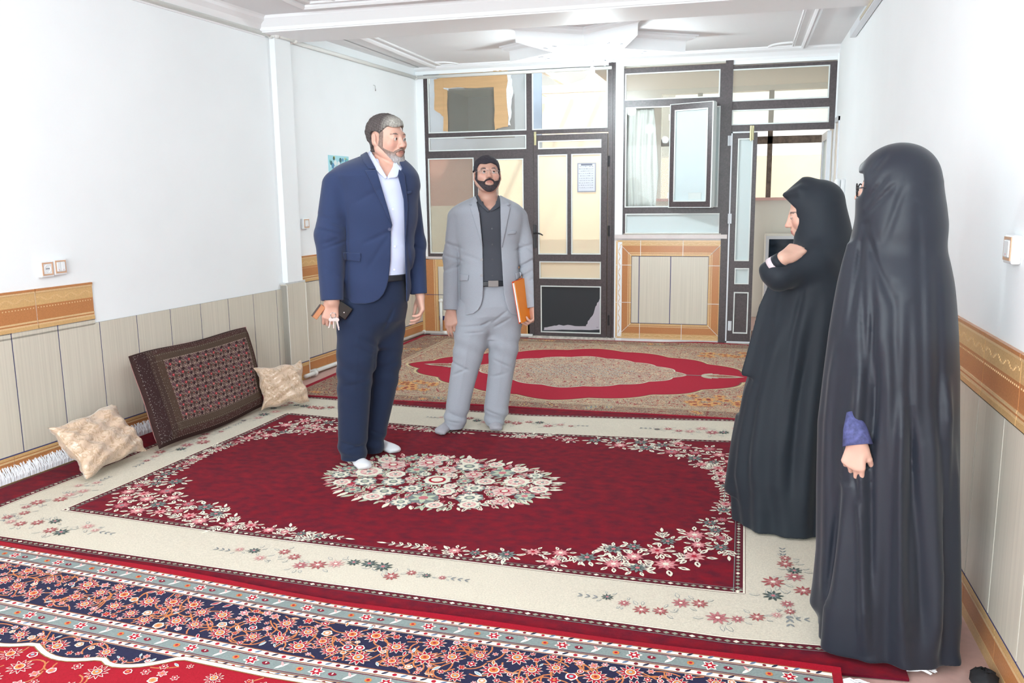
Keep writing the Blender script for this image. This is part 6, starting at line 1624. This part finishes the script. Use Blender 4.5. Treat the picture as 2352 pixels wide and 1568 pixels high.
# orange folder
fo = A3(P2,1211,690,.13)
e = empty('orange_folder', P2.w(fo), label='thin bright orange folder with white pages held at the grey suited man\'s side', cat='folder')
ctr = A3(P2,1199,690,.095); ax_ = np.array([.155,.0,-.988]); ay_ = np.array([.50,-.86,.08]); nf_ = np.cross(ax_, ay_); nf_ /= np.linalg.norm(nf_); nf_ = nf_*np.sign(nf_[1])
obj_box(P2, 'cover', ctr+nf_*.0065+ay_*.004, ax_, ay_, (0,0,1), .27, .150, .003, mat('orange_card', lin((240,136,30)), .45), e, 0)
obj_box(P2, 'pages', ctr-ay_*.004, ax_, ay_, (0,0,1), .255, .150, .008, mat('white_paper', lin((235,234,230)), .7), e, 0)
obj_box(P2, 'back_cover', ctr-nf_*.0065-ay_*.004, ax_, ay_, (0,0,1), .275, .152, .003, mat('orange_card_back', lin((226,86,36)), .45), e, 0)

# ---------- women in chadors
M_chador = mat('black_chador', lin((29,34,45)), .5, noise=.05, nscale=(500,500,500), sheen=.12, bump=.05, bscale=500, spec=.35)
M_chador2 = mat('black_chador_matte', lin((31,37,45)), .62, noise=.05, nscale=(500,500,500), sheen=.1, bump=.05, bscale=500, spec=.25)
def fold_fn(ridges, hem, zh, seed=0):
    """ridges: (angle deg, width deg, amplitude, z low, z high) measured round the figure; 90 faces the camera"""
    def f(x, y, Z, wa, wb):
        th = np.degrees(np.arctan2(y/wb, x/wa)); d = 0*x+0*y+0*Z
        for a, w, amp, z0, z1 in ridges:
            dt = (th-a-6*np.sin(Z*2.1+a)+180)%360-180; d = d+amp*np.exp(-(dt/w)**2)*np.clip((Z-z0)/.15,0,1)*np.clip((z1-Z)/.15,0,1)
        k = np.clip((zh-Z)/zh, 0, 1)**1.3
        d = d+hem*k*(.6*np.sin(np.radians(th)*9+seed+2*Z)+.4*np.sin(np.radians(th)*15+seed*2-Z*2))
        return d
    return f
# woman at the back, in profile
P3 = Person(.20, 4.05)
root = empty('person', P3.O, label='shorter woman in a black chador seen in profile, hand at her chest', cat='person')
H3 = Head(P3.l(1862,491,.0), -84, -14, 0, .97)
rows = [(470,1840,1928,0,.085),(500,1834,1933,0,.09),(530,1829,1937,0,.11),(560,1824,1942,0,.145),(590,1812,1945,0,.175),(620,1798,1950,0,.19),(660,1785,1954,0,.19),(700,1768,1956,0,.185),(760,1746,1958,0,.18),(830,1728,1958,0,.18),(900,1708,1956,0,.185),(1000,1690,1952,0,.20),(1080,1682,1946,0,.21),(1160,1684,1938,0,.22),(1230,1686,1932,0,.225)]
CF = Field((-.42,-.32,0), (.36,.36,1.64), .0045)
K3 = P3.sil(rows, 0, .66); K3 = [(z if i < len(K3)-1 else .016, a, b, c, d) for i, (z, a, b, c, d) in enumerate(K3)]
CF.add(loft(K3, n=2.15, smooth=6, disp=fold_fn([(95,9,.016,.1,1.1),(120,8,.014,.2,1.0),(70,10,.014,.05,1.15),(140,7,.015,.1,.9),(50,9,.012,.3,1.2),(160,7,.010,.1,.8),(105,5,-.010,.4,1.2),(82,5,-.010,.2,.9)], .014, 1.1, 1)))
# layered outer hem standing out on the left
lay = [P3.l(u, v, .02)[[0,2]] for u, v in [(1752,650),(1735,720),(1722,790),(1707,848),(1722,856),(1790,862),(1840,700)]]
K4 = P3.sil([(640,1770,1860),(700,1750,1866),(760,1734,1872),(810,1720,1876),(850,1708,1880),(858,1710,1880)], .05, .55); CF.add(loft(K4, n=2.2, smooth=2, disp=fold_fn([(150,8,.010,.4,1.2),(110,9,.012,.4,1.2)], 0, 1, 0)), .02)
K5 = P3.sil([(950,1692,1780),(1020,1679,1790),(1080,1670,1800),(1120,1664,1800),(1128,1668,1800)], .03, .6); CF.add(loft(K5, n=2.2, smooth=2), .02)
# raised forearm under the cloth, hood with pointed brim
chain(CF, [A3(P3,1870,600,.12),A3(P3,1790,632,.20),A3(P3,1772,624,.19)], [.075,.060,.048], .04)
CF.add(rcone(A3(P3,1757,617,.19),A3(P3,1800,634,.22),.020,.034), .02)
CF.add(H3.prim(ell((0,-.024,.040),(.096,.128,.105))), .02); CF.add(H3.prim(ell((0,-.035,-.06),(.10,.105,.12))), .04)
CF.add(rcone(A3(P3,1885,470,0), A3(P3,1893,560,0), .085, .125), .05)
CF.add(rcone(A3(P3,1850,432,0), A3(P3,1806,447,0), .050, .012), .03)
for s_ in (-1,1): CF.add(rcone(A3(P3,1840,440,s_*.05), A3(P3,1803,449,s_*.018), .030, .010), .02)
# face opening
CF.add(poly2([P3.l(u, v, .0)[[0,2]] for u, v in [(1770,452),(1799,451),(1829,480),(1826,520),(1822,560),(1790,566),(1770,540)]], lo=-.2, hi=.2), .004, 's')
CF.add(H3.prim(ell((0,.040,-.012),(.066,.075,.098))), .006, 's')
# cut the hem square and hollow the sleeve opening
CF.add(rcone(A3(P3,1805,590,.27), A3(P3,1776,586,.24), .050, .046), .008, 's')
CF.add(below(.018), 0, 'i')
P3.obj('chador', CF.mesh(2), M_chador2, root)
BD = Field((-.36,-.25,0), (.28,.36,1.62), .0042)
H3.sculpt(BD, ears=False, female=True)
BD.add(rcone(H3.pt(0,-.02,-.06), A3(P3,1892,590,0), .05, .055), .02)
chain(BD, [A3(P3,1888,600,0),A3(P3,1875,760,0),A3(P3,1860,900,0)], [.07,.09,.10], .03)
for s_ in (-1,1):
    chain(BD, [A3(P3,1868,880,s_*.08),A3(P3,1850,1050,s_*.08),A3(P3,1835,1225,s_*.08)+np.array([0,0,.02])], [.07,.05,.035], .03)
    g = A3(P3,1835,1225,s_*.08); foot(BD, (g[0]+.04,g[1]), (g[0]-.15,g[1]), grow=-.006)
el, wr = A3(P3,1782,626,.20), A3(P3,1798,594,.225)
chain(BD, [A3(P3,1890,600,.08),A3(P3,1850,650,.13),el,wr], [.035,.033,.028,.027], .02)
hand(BD, wr, np.array([.70,-.62,.50]), np.array([.5,-1.,-.3]), 1, 1.0, ((40,50,30),)*4, (10,20), stub=.005)
hand(BD, A3(P3,1900,800,-.12), np.array([0,0,-1.]), np.array([-1.,0,0]), 1, .9, ((25,30,20),)*4)
flatten(BD, .019)
P3.obj('body', BD.mesh(1), M_skin, root, skin_col([H3], (206,164,146), (178,112,108), dict(brow=(90,70,66))))
H3.eyes(P3, root, 0, -.3)
def band(P, a, b, r0, r1, name, mt, root, t=.004, n=22):
    a, b = np.array(a, float), np.array(b, float); m = MB(); pts = [P.w(a), P.w(a+(b-a)*.5), P.w(b)]; m.tube(pts, [r0,(r0+r1)/2,r1], n, caps=False)
    o = m.build(name, mt, root, smooth=True); sd = o.modifiers.new('s', 'SOLIDIFY'); sd.thickness = t; return o
band(P3, A3(P3,1776,612,.205), A3(P3,1786,603,.214), .043, .038, 'cuff', cloth('pink_white_cuff', (205,190,196)), root)
band(P3, A3(P3,1785,604,.214), A3(P3,1797,595,.226), .038, .034, 'sleeve', M_chador2, root)

# woman in front, back to the camera
P4 = Person(.45, 3.0)
root = empty('person', P4.O, label='woman in a long black chador with glasses, standing nearest beside the right wall', cat='person')
H4 = Head(P4.l(2050,430,.02), -98, -3, 0, .94); H4h = Head(P4.l(2056,434,0), -100, -3, 0, .955)
rows = [(430,1988,2150),(470,1986,2154),(500,1978,2158),(530,1962,2164),(560,1950,2172),(600,1938,2184),(650,1927,2194),(700,1918,2199),(760,1910,2203),(850,1902,2206),(950,1896,2206),(1050,1893,2206),(1150,1893,2206),(1250,1893,2206),(1360,1888,2206),(1440,1878,2207),(1500,1872,2210),(1535,1876,2212)]
CG_ = Field((-.34,-.34,0), (.30,.34,1.74), .0045)
K6 = [(z,a,b,c,float(np.interp(z,[0,.6,1.1,1.25,1.4,1.6],[.215,.20,.20,.18,.125,.10]))) for z,a,b,c,d in P4.sil(rows, 0, .74)]; K6 = [(z if i < len(K6)-1 else .026, a, b, c, d) for i, (z, a, b, c, d) in enumerate(K6)]
CG_.add(loft(K6, n=2.2, smooth=6, disp=fold_fn([(112,6,.022,.05,1.05),(92,5,.012,.1,1.1),(76,6,.020,.02,.95),(60,5,.014,.05,.9),(46,6,.022,.02,1.0),(30,6,.012,.02,.8),(128,6,.018,.02,.9),(145,6,.012,.1,1.1),(101,4,-.014,.2,1.1),(68,4,-.014,.1,.9),(38,4,-.014,.1,.9),(120,4,-.010,.1,.8),(-60,8,.015,0,1),(-110,9,.015,0,1)], .014, 1.0, 3)))
# hood
CG_.add(H4.prim(ell((0,-.018,.038),(.094,.115,.100))), .02); CG_.add(H4.prim(ell((0,.022,-.02),(.080,.078,.098))), .03)
CG_.add(H4h.prim(ell((0,-.012,.036),(.104,.122,.112))), .02); CG_.add(H4h.prim(ell((0,-.02,-.08),(.115,.115,.14))), .05)
CG_.add(rcone(A3(P4,2064,436,0), A3(P4,2070,520,0), .112, .125), .05)
CG_.add(rcone(A3(P4,1996,386,-.02), A3(P4,1990,386,-.03), .026, .022), .015)
# front edge flaring at the left hem and left hip
CG_.add(loft(P4.sil([(560,1950,1960),(640,1930,1980),(760,1908,1975),(860,1893,1965),(960,1880,1958),(1100,1877,1958),(1250,1876,1965),(1330,1868,1960),(1375,1861,1950),(1400,1880,1945)], .05, .9), n=2.1, smooth=3, disp=fold_fn([(100,12,.012,.2,1.1),(60,10,-.010,.2,1.1)], 0, 1, 0)), .025)
CG_.add(loft([(z if z > .05 else .026, a, b, c, d) for z,a,b,c,d in P4.sil([(1120,1940,1950),(1250,1915,1975),(1400,1890,1985),(1480,1864,1985),(1510,1866,1985),(1560,1880,1980)], .17, .6, b=.17)], n=2.1, smooth=2), .03)
# face side opening, sleeve slit
CG_.add(poly2([P4.l(u, v, .0)[[0,2]] for u, v in [(1940,398),(1984,398),(1986,420),(1982,440),(1976,450),(1940,452)]], lo=-.25, hi=.25), .004, 's')
CG_.add(poly2([P4.l(u, v, .20)[[0,2]] for u, v in [(1954,962),(1962,980),(1990,1010),(1998,1022),(1996,1078),(1970,1082),(1930,1050),(1932,1018),(1944,990)]], lo=.165, hi=.4), .006, 's')
# long diagonal fold lines from the chin
X, Y, Z = CG_.pts((slice(None),)*3)
for (u0,v0,u1,v1,w,dp) in ((1985,500,2050,700,.012,.012),(1986,470,2040,400,.008,.008),(1990,490,2060,420,.008,.008),(1984,520,1950,760,.010,.012),(1978,560,1990,900,.010,.010),(2000,560,2010,980,.010,.010),(2090,700,2085,1400,.012,.012),(1995,520,2035,640,.008,-.010),(2150,600,2165,1300,.012,.010),(2000,400,2040,350,.007,.007),(2030,560,2080,420,.010,.007),(2110,480,2120,1000,.012,.007),(2010,700,1975,1100,.010,.012),(2055,650,2050,1450,.012,.012),(2000,1100,2005,1480,.012,.012),(1935,1100,1900,1380,.010,.012),(1940,980,1985,1180,.010,.010)):
    crease(CG_, P4.l(u0,v0,.15), P4.l(u1,v1,.15), w*1.2, dp*.95)
CG_.add(below(.028), 0, 'i')
P4.obj('chador', CG_.mesh(2), M_chador, root)
BE = Field((-.30,-.26,0), (.28,.34,1.72), .0042)
H4.sculpt(BE, ears=False, female=True)
BE.add(rcone(H4.pt(0,-.02,-.06), A3(P4,2060,560,0), .05, .055), .02)
chain(BE, [A3(P4,2060,590,0),A3(P4,2055,800,0),A3(P4,2050,950,0)], [.10,.10,.11], .03)
for s_ in (-1,1):
    chain(BE, [A3(P4,2050,940,s_*.07),A3(P4,2045,1200,s_*.07),A3(P4,2045,1500,s_*.07)], [.06,.05,.035], .03)
    g = P4.f(2045,1480); foot(BE, (g[0]+.03,s_*.07), (g[0]-.14,s_*.07-.03), grow=-.006)
wr = A3(P4,1970,1012,.205)
chain(BE, [A3(P4,2070,600,.05),A3(P4,2020,820,.06),A3(P4,1980,930,.12),wr], [.04,.036,.026,.022], .02)
hand(BE, wr, np.array([-.12,0.,-1.]), np.array([.25,-1.,0]), -1, .93, ((28,66,42),(34,68,42),(44,70,42),(50,70,42)), (30,50), stub=.01)
hand(BE, A3(P4,2080,1000,-.10), np.array([0,0,-1.]), np.array([-1.,0,0]), 1, .9, ((25,30,20),)*4)
flatten(BE, .030)
P4.obj('body', BE.mesh(1), M_skin, root, skin_col([H4], (210,168,152), (178,112,108), dict(brow=(90,70,66))))
H4.eyes(P4, root)
m = MB(); a, b = A3(P4,1958,945,.175), A3(P4,1970,1022,.208); m.tube([P4.w(a),P4.w((a+b)/2),P4.w(b)], [.018,.036,.046], 24, caps=False)
o = m.build('sleeve', mat('blue_patterned_sleeve', lin((74,78,124)), .8, noise=.35, nscale=(70,70,70)), root, smooth=True); sd = o.modifiers.new('s','SOLIDIFY'); sd.thickness = .003
# her glasses
m = MB()
for q in (-1,1):
    pts = [H4.pt(q*.033+.025*math.cos(t_), .112-.06*abs(q*.033+.025*math.cos(t_))*2, -.002+.021*math.sin(t_)) for t_ in np.linspace(0,2*PI,25)]
    m.tube([P4.w(p) for p in pts], .0022, 6)
    m.tube([P4.w(H4.pt(q*.058,.104,.004)), P4.w(H4.pt(q*.082,.075,.004)), P4.w(H4.pt(q*.083,.0,.004))], .002, 6)
m.tube([P4.w(H4.pt(-.008,.112,.004)), P4.w(H4.pt(.008,.112,.004))], .002, 6)
m.build('eyeglasses', M_black, root, smooth=True)
